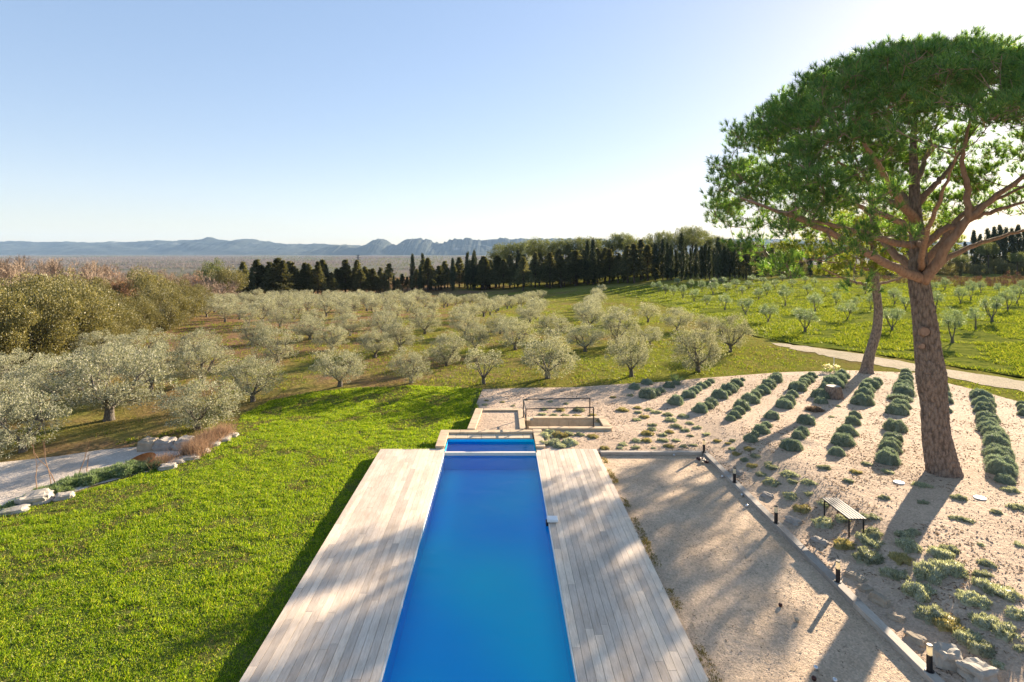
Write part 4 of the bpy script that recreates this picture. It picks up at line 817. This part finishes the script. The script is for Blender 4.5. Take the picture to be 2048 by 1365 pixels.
for (a, b, ww, hh) in FO:
    px, py = 1300+a/2.738, 420+b/2.738; fo.append(put_olive(px, py, ww/2.738, hh/2.738, OLF[R.integers(4)], R, 1.5, 3.0))
for k, p in (('the small second pine', (1735, 745)), ('the big scarred trunk', (1870, 690)), ('the lone olive by the track', (1461, 704)), ('the bright grass lane', (1290, 590)), ('the right photo edge', (2060, 640)), ('the far cypress wall', (1500, 565)), ('the far brown vines', (1960, 562))): LM[k] = at(*p)
label_near(fo, 'vase shaped green olive tree on meadow', ['the small second pine', 'the big scarred trunk', 'the lone olive by the track', 'the bright grass lane', 'the right photo edge', 'the far cypress wall', 'the far brown vines'], 'olive tree', 'olive trees of the bright green field')

# ------- holm oaks and bare trees on the left
def broadleaf(seed, n_leaf, mat, n_cl=75, cr=.27, L=.034, W=.022, zmin=-.9, shell=.75):
    rg = np.random.default_rng(seed); cm, C = clump_crown(rg, n_cl, 1, 1, .62, .58, n_leaf, cr, L, W, MT[mat], shell=shell, zmin=zmin, pow_=.6)
    mb = MB(); tube(mb, [(0, 0, -.05), (.01, 0, .15), (0, .02, .4)], [.07, .05, .035], 8, False); limbs(mb, rg, C, 5, .05, 5, 2, .25)
    return [('trunk', mb.mesh('trunk', MT['bark_dark'], True)), ('crown', cm)]
OAK = [broadleaf(s, 30000, 'oak') for s in (1, 2, 3)]; REDT = broadleaf(5, 14000, 'redleaf', 90, .22)
def bare(seed, depth=5, mat='twig', leafy=False, spread=.60):
    rg = np.random.default_rng(seed); mb = MB(); branchy(rg, np.zeros(3), np.array([0, 0, 1.]), .30, .028, depth, 0, mb, 6, spread, .14, .76, 3, None, .68); return mb
BARE = [[('trunk', bare(s, 6).mesh('trunk', MT['twig']))] for s in (1, 2, 3)]
def put(nm, kind, px, py, wpx, top, rg, label, cat, group, R0=1.0, H0=1.15):
    x, y = at(px, py); s = wpx*y/F/2/R0; hz = (py-top)*y/F/H0
    o = thing(nm, kind, (x, y, gz(x, y)-.05), rg.uniform(0, 6.28), (s, s, hz)); tag(o, label, cat, group); return o
oaks = [(30, 725, 200, 585), (-60, 740, 200, 560), (125, 708, 165, 565), (205, 692, 130, 600), (265, 672, 90, 590), (60, 690, 200, 556), (175, 680, 140, 562), (320, 662, 100, 570), (290, 650, 110, 540), (350, 640, 100, 560), (395, 625, 60, 570), (240, 655, 110, 575), (-20, 690, 180, 550), (110, 665, 140, 545), (410, 612, 50, 575), (215, 700, 60, 630), (330, 655, 60, 600)]
for i, (px, py, ww, tp) in enumerate(sorted(oaks, key=lambda t: t[0])):
    put('holm_oak', OAK[i % 3], px, py, ww, tp, rg, 'dense rounded evergreen oak left of the grove, '+ordn(i, 'leftmost')+(' from the left' if i else ''), 'oak tree', 'evergreen oaks at the left', 1.05, 1.34)
put('brown_leaved_oak', REDT, 235, 655, 100, 550, rg, 'oak holding rusty brown dead leaves among the evergreen oaks', 'oak tree', None, 1.05, 1.3)
put('brown_leaved_oak', REDT, 385, 606, 70, 545, rg, 'brown leaved tree between the oaks and the round crowned pine', 'oak tree', None, 1.05, 1.3)
bx = np.linspace(-70, 470, 44)
bare_list = []
for i, px in enumerate(bx):
    px = px+R.uniform(-8, 8); tp = np.interp(px, [0, 120, 200, 280, 400, 500], [492, 494, 506, 516, 536, 545])+R.uniform(0, 16); base = np.interp(px, [0, 250, 500], [640, 622, 600])+R.uniform(-8, 6)
    bare_list.append(put('bare_tree', BARE[i % 3], px, base, 120, tp, R, 'leafless brown tree rising behind the evergreen oaks, '+ordn(i, 'leftmost')+(' from the left' if i else ''), 'bare tree', 'leafless trees behind the oaks', .75, 1.0))
# umbrella pines / round crowned trees
def umbrella(seed, mat='aleppo', n_leaf=9000, th=1.9):
    rg = np.random.default_rng(seed); cm, C = clump_crown(rg, 80, 1, 1, .60, th+.25, n_leaf, .30, .07, .028, MT[mat], shell=.5, zmin=-.5)
    mb = MB(); tube(mb, [(0, 0, -.05), (.03, 0, th*.5), (0, .03, th)], [.07, .055, .04], 7, False); limbs(mb, rg, C, 4, .05, 5, 2, th*.8)
    return [('trunk', mb.mesh('trunk', MT['bark_dark'], True)), ('crown', cm)]
UMB = [umbrella(s) for s in (1, 2, 3)]
def conifer(seed, mat='conifer', n_leaf=6500):
    """whorls of drooping boughs thinning towards a pointed top, with bare stem and dead twigs below"""
    rg = np.random.default_rng(seed); n = 130; t = rg.random(n)**.9; z = .18+.8*t; rad = (1-t)**1.0*.19*rg.uniform(.25, 1.25, n)+.004; a = rg.uniform(0, 6.28, n)
    C = np.stack([np.cos(a)*rad, np.sin(a)*rad, z], 1); k = n_leaf//n; s = (.008+.034*(1-t))[:, None, None]
    o = rg.normal(0, 1, (n, k, 3))*s*np.array([1, 1, .55]); N = unit(np.repeat(np.stack([np.cos(a), np.sin(a), 0*a+.1], 1), k, 0)+rg.normal(0, .3, (n*k, 3)))
    mb = MB(); leaves(mb, (C[:, None]+o).reshape(-1, 3), N, .035, .014, rg); cr = mb.mesh('crown', MT[mat])
    mb = MB(); tube(mb, [(0, 0, -.02), (0, 0, .5), (0, 0, 1)], [.020, .013, .002], 6, False)
    for i in range(40): q = rg.integers(n); tube(mb, [(0, 0, C[q, 2]-.03), C[q]], [.005, .002], 3, False)
    for i in range(16): aa = rg.uniform(0, 6.28); zz = rg.uniform(.05, .35); tube(mb, [(0, 0, zz), (math.cos(aa)*.12, math.sin(aa)*.12, zz-.01)], [.004, .001], 3, False)
    return [('trunk', mb.mesh('trunk', MT['bark_dark'])), ('crown', cr)]
def cypress(seed, n_leaf=5200):
    rg = np.random.default_rng(seed); n = 150; t = rg.random(n); z = .06+.92*t; prof = np.interp(t, [0, .08, .35, .7, .92, 1], [.55, .8, 1, .78, .35, .06])*.085
    a = rg.uniform(0, 6.28, n); rad = prof*rg.uniform(.4, 1.1, n); C = np.stack([np.cos(a)*rad, np.sin(a)*rad, z], 1); k = n_leaf//n
    o = rg.normal(0, 1, (n, k, 3))*np.array([.014, .014, .028]); mb = MB(); leaves(mb, (C[:, None]+o).reshape(-1, 3), np.tile([0, 0, 1.], (n*k, 1)), .03, .012, rg); cr = mb.mesh('crown', MT['cypress'])
    mb = MB(); tube(mb, [(0, 0, -.02), (0, 0, .9)], [.016, .004], 6, False); return [('trunk', mb.mesh('trunk', MT['bark_dark'])), ('crown', cr)]
CON = [conifer(s) for s in (1, 2, 3, 4)]; CYP = [cypress(s) for s in (1, 2, 3)]; 
rgt = np.random.default_rng(15); line = []
px = 486
while px < 1545:
    topl = np.interp(px, [490, 560, 600, 650, 700, 760, 800, 850, 905, 945, 990, 1035, 1080, 1120, 1180, 1250, 1300, 1350, 1400, 1450, 1500, 1545], [532, 522, 516, 531, 526, 530, 541, 530, 520, 515, 515, 508, 508, 504, 498, 493, 490, 480, 478, 480, 488, 492])
    base = np.interp(px, [490, 700, 900, 1100, 1400, 1545], [601, 592, 581, 573, 560, 557])+rgt.uniform(-5, 2); x, y = at(px, base)
    cy = rgt.random() < np.interp(px, [500, 1300, 1340], [.14, .25, .85]); tp = topl+rgt.normal(4, 9); s = (base-tp)*y/F
    fat = (rgt.uniform(.85, 1.15) if cy else rgt.uniform(1.25, 1.7)) if s < 14 else (rgt.uniform(.7, .9) if cy else 1.1)
    o = thing('cypress_tree' if cy else 'conifer_tree', CYP[rgt.integers(3)] if cy else CON[rgt.integers(4)], (x, y, gz(x, y)), rgt.uniform(0, 6.28), (s*fat, s*fat, s)); line.append((px, o, cy)); px += rgt.uniform(6.5, 15.5)*(.72 if px < 900 else 1 if px < 1330 else .75)
for i, (px, o, cy) in enumerate(line): tag(o, ('slim dark cypress' if cy else 'dark ragged conifer')+' in the long windbreak, '+ordn(i, 'leftmost')+(' from the left' if i else ''), 'cypress' if cy else 'conifer', 'windbreak trees behind the grove')
cyp2 = [(825, 581, 510), (845, 580, 508), (905, 582, 518), (935, 580, 505), (947, 580, 508), (975, 578, 520), (1036, 574, 500), (1175, 570, 482), (1186, 570, 480), (860, 582, 525), (610, 592, 530)]
for i, (px, b, tp) in enumerate(sorted(cyp2)):
    x, y = at(px, b); s = (b-tp)*y/F; o = thing('cypress_tree', CYP[i % 3], (x, y, gz(x, y)), i, (s*.9, s*.9, s)); tag(o, 'tall pointed cypress standing in front of the windbreak, '+ordn(i, 'leftmost')+(' from the left' if i else ''), 'cypress', 'pointed cypresses before the windbreak')
# second layer behind, taller pines on the right
bk = []
for i, (px, tp, ww) in enumerate([(1000, 487, 34), (1022, 483, 38), (1050, 480, 36), (1075, 474, 40), (1100, 478, 38), (1125, 476, 36), (1150, 473, 38), (1175, 472, 40), (1205, 476, 34), (1232, 465, 30), (1248, 464, 30), (1262, 472, 26), (1310, 463, 28), (1330, 460, 26), (1345, 466, 30), (1368, 452, 30), (1385, 450, 34), (1405, 460, 34), (1290, 472, 30), (1430, 470, 30), (1560, 482, 40), (1600, 488, 44), (1640, 485, 40), (1690, 490, 40), (1460, 476, 30), (1500, 480, 34), (1860, 490, 40), (1900, 486, 44)]):
    y = 205+R.uniform(-12, 12); x = (px-CX)/F*y; z = gz(x, y); H = CAMH+(CY-tp)/F*y-z
    o = thing('umbrella_pine', UMB[i % 3], (x, y, z), R.uniform(0, 6.28), (ww/F*y/2*1.25, ww/F*y/2*1.25, H/2.9)); bk.append((px, o))
for i, (px, o) in enumerate(sorted(bk, key=lambda t: t[0])): tag(o, 'tall round crowned pine looming behind the windbreak, '+ordn(i, 'leftmost')+(' from the left' if i else ''), 'pine tree', 'round crowned pines behind the windbreak')
fill = []
for i in range(80):
    px = R.uniform(960, 1600); y = R.uniform(165, 195)+max(0, px-900)*.02; x = (px-CX)/F*y; z = gz(x, y); tp = np.interp(px, [490, 700, 900, 1000, 1200, 1600], [545, 545, 535, 514, 502, 498])+R.uniform(-6, 12); H = CAMH+(CY-tp)/F*y-z
    o = thing('conifer_tree', CON[i % 4], (x, y, z), R.uniform(0, 6.28), (H*1.5, H*1.5, H)); fill.append((px, o))
for i, (px, o) in enumerate(sorted(fill, key=lambda t: t[0])): tag(o, 'dark conifer half hidden in the second rank of the windbreak, '+ordn(i, 'leftmost')+(' from the left' if i else ''), 'conifer', 'second rank of the windbreak')
# round pine and its neighbour at the left end of the line
put('umbrella_pine', umbrella(12, 'aleppo', 9000, .7), 425, 600, 66, 524, R, 'bright green round pine behind the left end of the grove', 'pine tree', None, 1.1, 1.65)
put('umbrella_pine', umbrella(9, 'oak', 9000, .8), 452, 606, 78, 535, R, 'olive brown round topped tree where the oaks meet the windbreak', 'tree', None, 1.1, 1.75)
# right: cypress group and woods
rc = []
for i, (px, b, tp) in enumerate([(1948, 545, 462), (1960, 546, 470), (1975, 545, 458), (1988, 544, 455), (2000, 545, 452), (2012, 544, 456), (2024, 545, 458), (2036, 546, 452), (2048, 546, 460), (2062, 546, 456), (1930, 545, 485), (1915, 544, 490), (1812, 545, 470), (1820, 545, 478), (1790, 546, 492), (1770, 548, 497), (1745, 548, 494), (1725, 548, 498), (1700, 549, 500), (1680, 550, 496), (1660, 550, 498), (1640, 552, 494), (1620, 553, 490), (1600, 554, 494), (1580, 556, 492), (1562, 556, 490), (1890, 546, 495), (1870, 546, 498), (1850, 546, 500)]):
    x, y = at(px, b); s = (b-tp)*y/F; o = thing('cypress_tree', CYP[i % 3], (x, y, gz(x, y)), i, (s*.95, s*.95, s)); rc.append((px, o))
for i, (px, o) in enumerate(sorted(rc, key=lambda t: t[0])): tag(o, 'dark cypress at the far edge of the bright field, '+ordn(i, 'leftmost')+(' from the left' if i else ''), 'cypress', 'cypresses beyond the bright field')
for i in range(26):
    px = 1560+i*20+R.uniform(-6, 6); b = 549+R.uniform(-2, 3); put('field_edge_shrub', OAK[i % 3] if i % 3 else UMB[0], px, b, 34, b-R.uniform(14, 28), R, 'dark shrub along the far edge of the bright field, '+ordn(i, 'leftmost')+(' from the left' if i else ''), 'shrub', 'shrubs along the far field edge', 1.05, 1.15)
vm = MB(); rv = np.random.default_rng(3)
for k in range(40): branchy(rv, np.array([rv.uniform(-.9, .9), rv.uniform(-.5, .5), 0]), unit(np.array([rv.normal(0, .4), rv.normal(0, .4), 1])), .45, .02, 2, 0, vm, 4, .6, .2, .7, 2)
VM = [('stems', vm.mesh('stems', MT['redleaf']))]
vi = 0
for px in np.arange(1740, 2080, 13):
    for py in (560, 566, 573):
        if px < 1900 and py > 567: continue
        x, y = at(px+R.uniform(-4, 4), py+R.uniform(-2, 2)); o = thing('vine_shrub', VM, (x, y, gz(x, y)-.05), R.uniform(0, 6.28), (1.1, 1.1, 1.1)); tag(o, 'bare reddish vine shrub beyond the bright field, '+ordn(vi, 'leftmost')+(' from the left' if vi else ''), 'vine', 'bare vines beyond the field'); vi += 1
x, y = at(2024, 560); o = thing('bare_tree', [('trunk', bare(7, 5).mesh('trunk', MT['redleaf']))], (x, y, gz(x, y)), 0, (3.6, 3.6, 3.2)); tag(o, 'small reddish leafless tree at the far right above the vines', 'bare tree')
# tractor-like farm machine under the trees, left end of the grove
def trailer():
    x, y = at(446, 607); r = empty('farm_tractor', (x, y, gz(x, y)), .4)
    mb = MB(); box(mb, (-.7, 0, .75), (.75, .35, .28), bev=.08); box(mb, (-1.3, 0, .8), (.12, .3, .2), bev=.05); mb.build('bonnet', MT['red'], r)
    mb = MB(); box(mb, (.5, 0, .8), (.5, .5, .35), bev=.05); box(mb, (.5, 0, 1.95), (.55, .52, .04), bev=.02)
    for sx in (-.45, .45):
        for sy in (-.45, .45): box(mb, (.5+sx, sy, 1.5), (.03, .03, .42))
    mb.build('cab', MT['bluepaint'], r)
    for (wx, wy, wr) in ((.6, .62, .62), (.6, -.62, .62), (-1.1, .5, .4), (-1.1, -.5, .4)):
        mb = MB(); tube(mb, [(wx, wy-.13, wr), (wx, wy+.13, wr)], wr, 18); mb.build('wheel', MT['black'], r)
    tag(r, 'small red and blue tractor parked in shade under the round tree', 'tractor')
trailer()
# pylon on the plain
def pylon(px, D, H):
    x = (px-CX)/F*D; z = gz(x, D); r = empty('power_pylon', (x, D, z)); mb = MB(); w0 = 4
    for sx in (-1, 1):
        for sy in (-1, 1): tube(mb, [(sx*w0, sy*w0, 0), (sx*.8, sy*.8, H)], .35, 4)
    for k in range(8): z0 = H*k/8; f = w0*(1-k/8)+.8*k/8; z1 = H*(k+1)/8; f1 = w0*(1-(k+1)/8)+.8*(k+1)/8; tube(mb, [(-f, -f, z0), (f1, -f1, z1)], .25, 3); tube(mb, [(f, -f, z0), (-f1, -f1, z1)], .25, 3)
    mb.build('tower', MT['iron'], r)
    mb = MB()
    for hz, l in ((H*.7, 9), (H*.85, 7), (H*.97, 5)): tube(mb, [(-l, 0, hz), (0, 0, hz+1), (l, 0, hz)], .35, 4)
    mb.build('crossarm', MT['iron'], r); tag(r, 'tiny lattice power pylon on the distant plain before the hills', 'pylon')
pylon(716, 1500, 42)
# far woods on the plain
def plainwood(nm, n, y0, y1, hh, mat, label, rg, thr):
    y = np.sqrt(rg.uniform(y0**2, y1**2, n)); x = rg.uniform(-1.0, 1.0, n)*y*1.0; q = fbm(x*.0022+3, y*.0009+8, 4); ok = (q > thr) if thr > 0 else (q < -thr); x, y = x[ok], y[ok]; n = len(x)
    row = rg.random(n) < .5; y = np.where(row, np.round(y/420)*420+60*np.sin(x*.004), y); per = 12; h = hh*rg.uniform(.6, 1.2, n); wd = h*.18
    B = np.repeat(np.stack([x, y, T(x, y)+.5], 1), per, 0); H = np.repeat(h, per)[:, None]; Wd = np.repeat(wd, per)[:, None]
    B2 = B+np.concatenate([rg.normal(0, 1, (n*per, 2))*Wd*.8, np.zeros((n*per, 1))], 1); D = unit(np.array([0, 0, 1.])+rg.normal(0, .22, (n*per, 3))*np.array([1, 1, .2]))
    mb = MB(); blades(mb, B2, D, H*rg.uniform(.5, 1, (n*per, 1)), Wd*.35, rg); o = mb.build(nm, mat); tag(o, label, 'woodland', kind='stuff')
rw = np.random.default_rng(12)
plainwood('poplar_woods', 42000, 420, 5200, 12, MT['plain_wood'], 'hazy pinkish brown leafless poplar woods spread over the distant plain', rw, .43)
plainwood('distant_evergreens', 16000, 900, 6500, 13, MT['conifer'], 'dark specks of evergreen woods far across the plain', rw, -.44)
# ------------------------------------------------------------------ the two near pines
def pxp(px, py, d): return np.array([(px-CX)/F*d, d, CAMH-(py-CY)/F*d])
def spline(P, n):
    P = np.asarray(P, float); k = len(P); t = np.linspace(0, k-1, n); Pm = np.vstack([2*P[0]-P[1], P, 2*P[-1]-P[-2]]); i = np.minimum(t.astype(int), k-2); f = (t-i)[:, None]; a, b, c, d = Pm[i], Pm[i+1], Pm[i+2], Pm[i+3]
    return .5*((2*b)+(-a+c)*f+(2*a-5*b+4*c-d)*f**2+(-a+3*b-3*c+d)*f**3)
def pine_tree(nm, base, trunk, main_limbs, crown, n_cl, tufts, needles, nl, nw, mat, seed, label, cl_r, trunk_mat, sides=28, extra=None):
    rg = np.random.default_rng(seed); b = np.array([base[0], base[1], gz(*base)]); r = empty(nm, tuple(b))
    TP = np.array([t[0] for t in trunk])-b; TR = np.array([t[1] for t in trunk]); kk = 60 if sides <= 60 else 420; kk_s = .20
    P = spline(TP, kk); rad = np.interp(np.linspace(0, 1, kk), np.linspace(0, 1, len(TR)), TR)
    a = np.arange(sides)*2*np.pi/sides; u = np.arange(kk)
    wob = 1+.045*np.sin(a*3+1.3)[None]+.10*(vnoise(a[None]*2.2+0*u[:, None], u[:, None]*60/kk*.35)-.5)+.05*(vnoise(a[None]*6, u[:, None]*60/kk*1.5)-.5)+.22*np.maximum(0, np.sin(a*5+.5))[None]*np.exp(-u*60/kk/3.)[:, None]
    if sides > 60:      # scaly plates: deep furrows between long lozenges of bark
        aa = (a[None]+.12*np.sin(u[:, None]*.11))*6.5; vv = u[:, None]*kk_s
        cx0 = np.floor(aa); best = np.full((kk, sides), 9.); sec = np.full((kk, sides), 9.); cy0 = np.floor(vv)
        for dx in (-1, 0, 1):
            for dy in (-1, 0, 1):
                ix = (cx0+dx).astype(int); iy = (cy0+dy).astype(int); ixm = ix % 41
                px_ = ix+_P[ixm % 256, iy % 256]; py_ = iy+_P[(ixm+91) % 256, (iy+37) % 256]; dd_ = np.hypot(aa-px_, vv-py_)
                sec = np.where(dd_ < best, best, np.minimum(sec, dd_)); best = np.minimum(best, dd_)
        edge = np.clip((sec-best)*2.2, 0, 1); wob = wob*(1-.075*(1-edge)**1.3+.02*(vnoise(aa*3, vv*3)-.5))
    mb = MB(); tube(mb, P, rad, sides, True, 0, wob); mb.build('trunk', trunk_mat, r, True)
    nodes = [(P[i], rad[i]) for i in range(int(kk*.55), kk, max(1, kk//60))]
    for L in main_limbs:
        LP = np.array([q[0] for q in L])-b; k = 22; LQ = spline(LP, k); LQ[1:-1] += rg.normal(0, .02, (k-2, 3)); lr = np.linspace(L[0][1], L[-1][1], k)
        mb = MB(); tube(mb, LQ, lr, 10, True); mb.build('limb', MT['bark_limb'], r, True); nodes += [(LQ[i], lr[i]) for i in range(4, k)]
    C = crown(rg, n_cl)-b
    NP = np.array([n_[0] for n_ in nodes]); order = np.argsort([np.min(np.linalg.norm(NP-c, axis=1)) for c in C]); NPl = list(NP); NR = [n_[1] for n_ in nodes]
    bm_ = MB()
    for ci in order:
        c = C[ci]; arr = np.array(NPl); dd = arr-c; dist = np.linalg.norm(dd*np.array([1, 1, 1.0]), axis=1)+np.maximum(0, dd[:, 2])*1.2
        k = int(np.argmin(dist)); s = arr[k]; L = np.linalg.norm(c-s); mid = (s+c)/2+np.array([0, 0, -.10*L])+rg.normal(0, .06*L, 3); Q = spline([s, mid, c], 7); r0 = min(NR[k]*.7, .02+.012*L)
        tube(bm_, Q, np.linspace(r0, .010, 7), 5, False)
        for q, rr in zip(Q[2:], np.linspace(r0, .012, 7)[2:]): NPl.append(q); NR.append(rr)
        for j in range(5):
            q0 = Q[3+rg.integers(4)]; e = c+np.clip(rg.normal(0, cl_r*.45, 3), -cl_r*.7, cl_r*.7); tube(bm_, [q0, (q0+e)/2+rg.normal(0, .05, 3), e], [.009, .006, .003], 3, False)
    bm_.build('branches', MT['bark_limb'], r)
    k = len(C); o = rg.normal(0, 1, (k, tufts, 3)); o = unit(o)*rg.uniform(.25, 1, (k, tufts, 1))*cl_r*rg.uniform(.7, 1.3, (k, 1, 1))*np.array([1, 1, .62])
    TC = (C[:, None]+o).reshape(-1, 3); TD = unit(o.reshape(-1, 3)+np.array([0, 0, cl_r*.8])); n = len(TC)
    B = np.repeat(TC, needles, 0); D = unit(np.repeat(TD, needles, 0)+rg.normal(0, .55, (n*needles, 3))); st = rg.uniform(0, .10, (n*needles, 1))*np.repeat(TD, needles, 0)
    mb = MB(); blades(mb, B+st, D, nl*rg.uniform(.7, 1.15, (n*needles, 1)), nw, rg)
    mb.build('crown', mat, r)
    tag(r, label, 'pine tree'); return r
bd = at(1882, 957)[1]; D0 = bd+.45
sc = D0/F
tr = [(pxp(1892, 978, D0), .64), (pxp(1887, 950, D0), .49), (pxp(1877, 900, D0), .415), (pxp(1870, 850, D0), .38), (pxp(1866, 800, D0), .368), (pxp(1861, 752, D0), .415), (pxp(1856, 710, D0), .375), (pxp(1848, 640, D0), .335), (pxp(1837, 560, D0), .295), (pxp(1836, 520, D0), .25), (pxp(1834, 470, D0), .21), (pxp(1830, 420, D0), .175), (pxp(1828, 360, D0+.1), .14), (pxp(1826, 290, D0+.2), .10), (pxp(1832, 210, D0+.3), .06)]
def q(px, py, dd, r): return (pxp(px, py, D0+dd), r)
limbs1 = [
 [q(1842, 560, -.1, .16), q(1790, 535, -.8, .14), q(1720, 500, -1.5, .11), q(1640, 455, -2.4, .09), q(1560, 425, -3.2, .05), q(1480, 395, -3.6, .02)],
 [q(1835, 492, 0, .12), q(1760, 478, -.6, .10), q(1690, 455, -1.0, .08), q(1610, 438, -1.6, .06), q(1500, 400, -2.2, .02)],
 [q(1838, 545, .3, .15), q(1780, 500, 1.2, .13), q(1745, 440, 2.2, .11), q(1740, 380, 3.0, .08), q(1700, 300, 3.8, .03)],
 [q(1834, 470, 0, .11), q(1790, 440, -.9, .10), q(1720, 415, -1.8, .08), q(1670, 380, -2.6, .05), q(1600, 330, -3.4, .02)],
 [q(1830, 440, -.1, .14), q(1790, 390, -1.0, .12), q(1755, 330, -1.8, .09), q(1735, 295, -2.4, .06), q(1700, 230, -3.0, .02)],
 [q(1830, 425, .1, .10), q(1775, 400, .8, .09), q(1730, 360, 1.2, .06), q(1640, 300, 1.4, .02)],
 [q(1845, 565, -.2, .17), q(1890, 500, -.8, .15), q(1935, 440, -1.2, .13), q(1990, 395, -1.6, .10), q(2060, 345, -2.2, .05), q(2140, 300, -2.6, .02)],
 [q(1848, 560, .2, .12), q(1905, 510, 1.0, .10), q(1990, 478, 1.8, .07), q(2090, 450, 2.8, .03)],
 [q(1843, 535, .1, .13), q(1885, 485, .4, .12), q(1925, 430, .8, .10), q(1990, 400, 1.2, .07), q(2080, 360, 1.6, .03)],
 [q(1838, 500, 0, .13), q(1880, 465, -.4, .11), q(1940, 440, -.8, .10), q(2000, 420, -1.0, .07), q(2080, 395, -1.4, .03)],
 [q(1938, 440, -1.2, .11), q(1935, 380, -1.3, .09), q(1925, 310, -1.5, .07), q(1940, 240, -1.9, .03)],
 [q(1832, 410, .1, .11), q(1870, 370, .4, .10), q(1905, 330, .8, .08), q(1950, 260, 1.4, .03)],
 [q(1842, 540, -.2, .10), q(1850, 480, -1.6, .09), q(1880, 400, -3.2, .06), q(1920, 300, -4.8, .02)],
 [q(1830, 380, .2, .10), q(1850, 320, 1.8, .08), q(1870, 260, 3.4, .05), q(1900, 200, 4.6, .02)],
 [q(1832, 430, .2, .10), q(1800, 380, 2.2, .08), q(1760, 330, 4.0, .05), q(1700, 260, 5.6, .02)]]
CC = pxp(1880, 330, D0)
def crown1(rg, n):
    out = []
    while len(out) < n:
        a = rg.uniform(0, 2*math.pi); rr = math.sqrt(rg.random())
        Rm = 8.0*(1+.16*math.sin(a*3+1)+.10*math.sin(a*7)); f = rr
        ztop = 15.9-5.6*f**2.2+.5*math.sin(a*4+rr*9); zbot = 11.4-3.4*f**1.4
        if math.cos(a) < -.3 and f > .35: zbot -= 1.9*min(1, (f-.35)*2.5)
        u = rg.random()**.62; z = zbot+(ztop-zbot)*u
        if f < .55 and u < .35 and rg.random() < .6: continue
        x = CC[0]+.15+Rm*f*math.cos(a); y = D0+Rm*.86*f*math.sin(a)
        if abs(x-(CC[0]-.5)) < 2.5 and y < D0-1 and z < 10.2: continue
        if z < 10.2 and abs(x-CC[0]) < 4.5 and y < D0+2.5: continue
        if y < 12.6: z = max(z, 9.8)
        ppx = CX+F*x/y; ol = np.interp(ppx, [1380, 1400, 1450, 1480, 1560, 1620, 1700, 1800, 1870, 1960, 2010, 2060, 2200, 2400], [370, 350, 272, 230, 190, 142, 108, 82, 76, 66, 64, 90, 130, 320])+6
        zl = CAMH+(CY-ol-9*D0/y)/F*y
        if z > zl: z = zl-rg.random()*1.6
        if ppx < 1428 or (ppx < 1468 and (z > 10.4 or z < 8.4)): continue
        out.append((x, y, z))
    return np.array(out)
pine_tree('pine_tree', (tr[0][0][0], D0), tr, limbs1, crown1, 1480, 16, 26, .22, .016, MT['pine'], 3, 'tall umbrella pine with thick scaly trunk rising from the gravel garden', .49, MT['bark_pine'], 180)
# cut limb scars on the big trunk
rp = [o for o in COL.objects if o.name == 'pine_tree'][0]
for (px, py, rr) in ((1848, 663, .15), (1843, 692, .09), (1838, 488, .11)):
    p = pxp(px, py, D0-.31 if py > 600 else D0-.18)-np.array(rp.location); mb = MB(); tube(mb, [p, p+np.array([-.04, -.09, 0])], [rr, rr*.88], 16); tube(mb, [p+np.array([0, 0, 0]), p+np.array([-.03, -.10, 0])], [rr*1.12, rr*.99], 16, False)
    mb.build('limb_scar', MT['bark_limb'], rp)
x2, y2 = at(1733, 746); D2 = y2
tr2 = [(pxp(1732, 750, D2), .46), (pxp(1734, 735, D2), .33), (pxp(1740, 705, D2), .28), (pxp(1752, 665, D2), .26), (pxp(1756, 620, D2), .24), (pxp(1751, 570, D2), .22), (pxp(1748, 520, D2), .19), (pxp(1746, 470, D2), .15), (pxp(1744, 420, D2), .08)]
def q2(px, py, dd, r): return (pxp(px, py, D2+dd), r)
limbs2 = [[q2(1750, 572, 0, .10), q2(1715, 566, -.6, .08), q2(1670, 550, -1.4, .06), q2(1640, 535, -1.8, .02)], [q2(1752, 570, 0, .10), q2(1790, 560, .6, .07), q2(1830, 545, 1.0, .02)], [q2(1749, 540, 0, .10), q2(1720, 520, 1.5, .07), q2(1680, 500, 2.6, .02)], [q2(1748, 520, 0, .10), q2(1780, 500, -1.2, .07), q2(1820, 470, -2.2, .02)], [q2(1747, 490, 0, .09), q2(1700, 465, -1.6, .06), q2(1650, 445, -2.6, .02)], [q2(1746, 470, 0, .08), q2(1740, 440, 2.0, .05), q2(1760, 410, 3.0, .02)], [q2(1749, 545, 0, .09), q2(1700, 530, -.6, .06), q2(1620, 520, -.4, .02)]]
def crown2(rg, n):
    out = []
    while len(out) < n:
        d = unit(rg.normal(0, 1, 3)); rr = rg.random()**.45; p = pxp(1722, 468, D2)+d*rr*np.array([5.0, 4.6, 2.9])
        if p[2] < 6.0 and rg.random() < .6: continue
        out.append(p)
    return np.array(out)
pine_tree('pine_tree', (tr2[0][0][0], D2), tr2, limbs2, crown2, 260, 14, 24, .25, .022, MT['pine2'], 6, 'smaller leaning pine with lighter foliage standing beside the dirt track', .55, MT['bark_pine'], 16)

# ------------------------------------------------------------------ haze
mb = MB(); box(mb, (0, 5600, 150), (9500, 6300, 192)); hz = mb.build('haze', None)
M = bpy.data.materials.new('haze_air'); M.use_nodes = True; nt = M.node_tree; nt.nodes.remove(nt.nodes['Principled BSDF']); pv = nt.nodes.new('ShaderNodeVolumePrincipled'); pv.inputs['Color'].default_value = (.45, .68, 1, 1); pv.inputs['Density'].default_value = 3.6e-5; pv.inputs['Anisotropy'].default_value = 0.0
nt.links.new(pv.outputs[0], nt.nodes['Material Output'].inputs['Volume']); hz.data.materials.clear(); hz.data.materials.append(M); tag(hz, 'thin pale blue air haze over the whole valley', 'haze', kind='stuff')
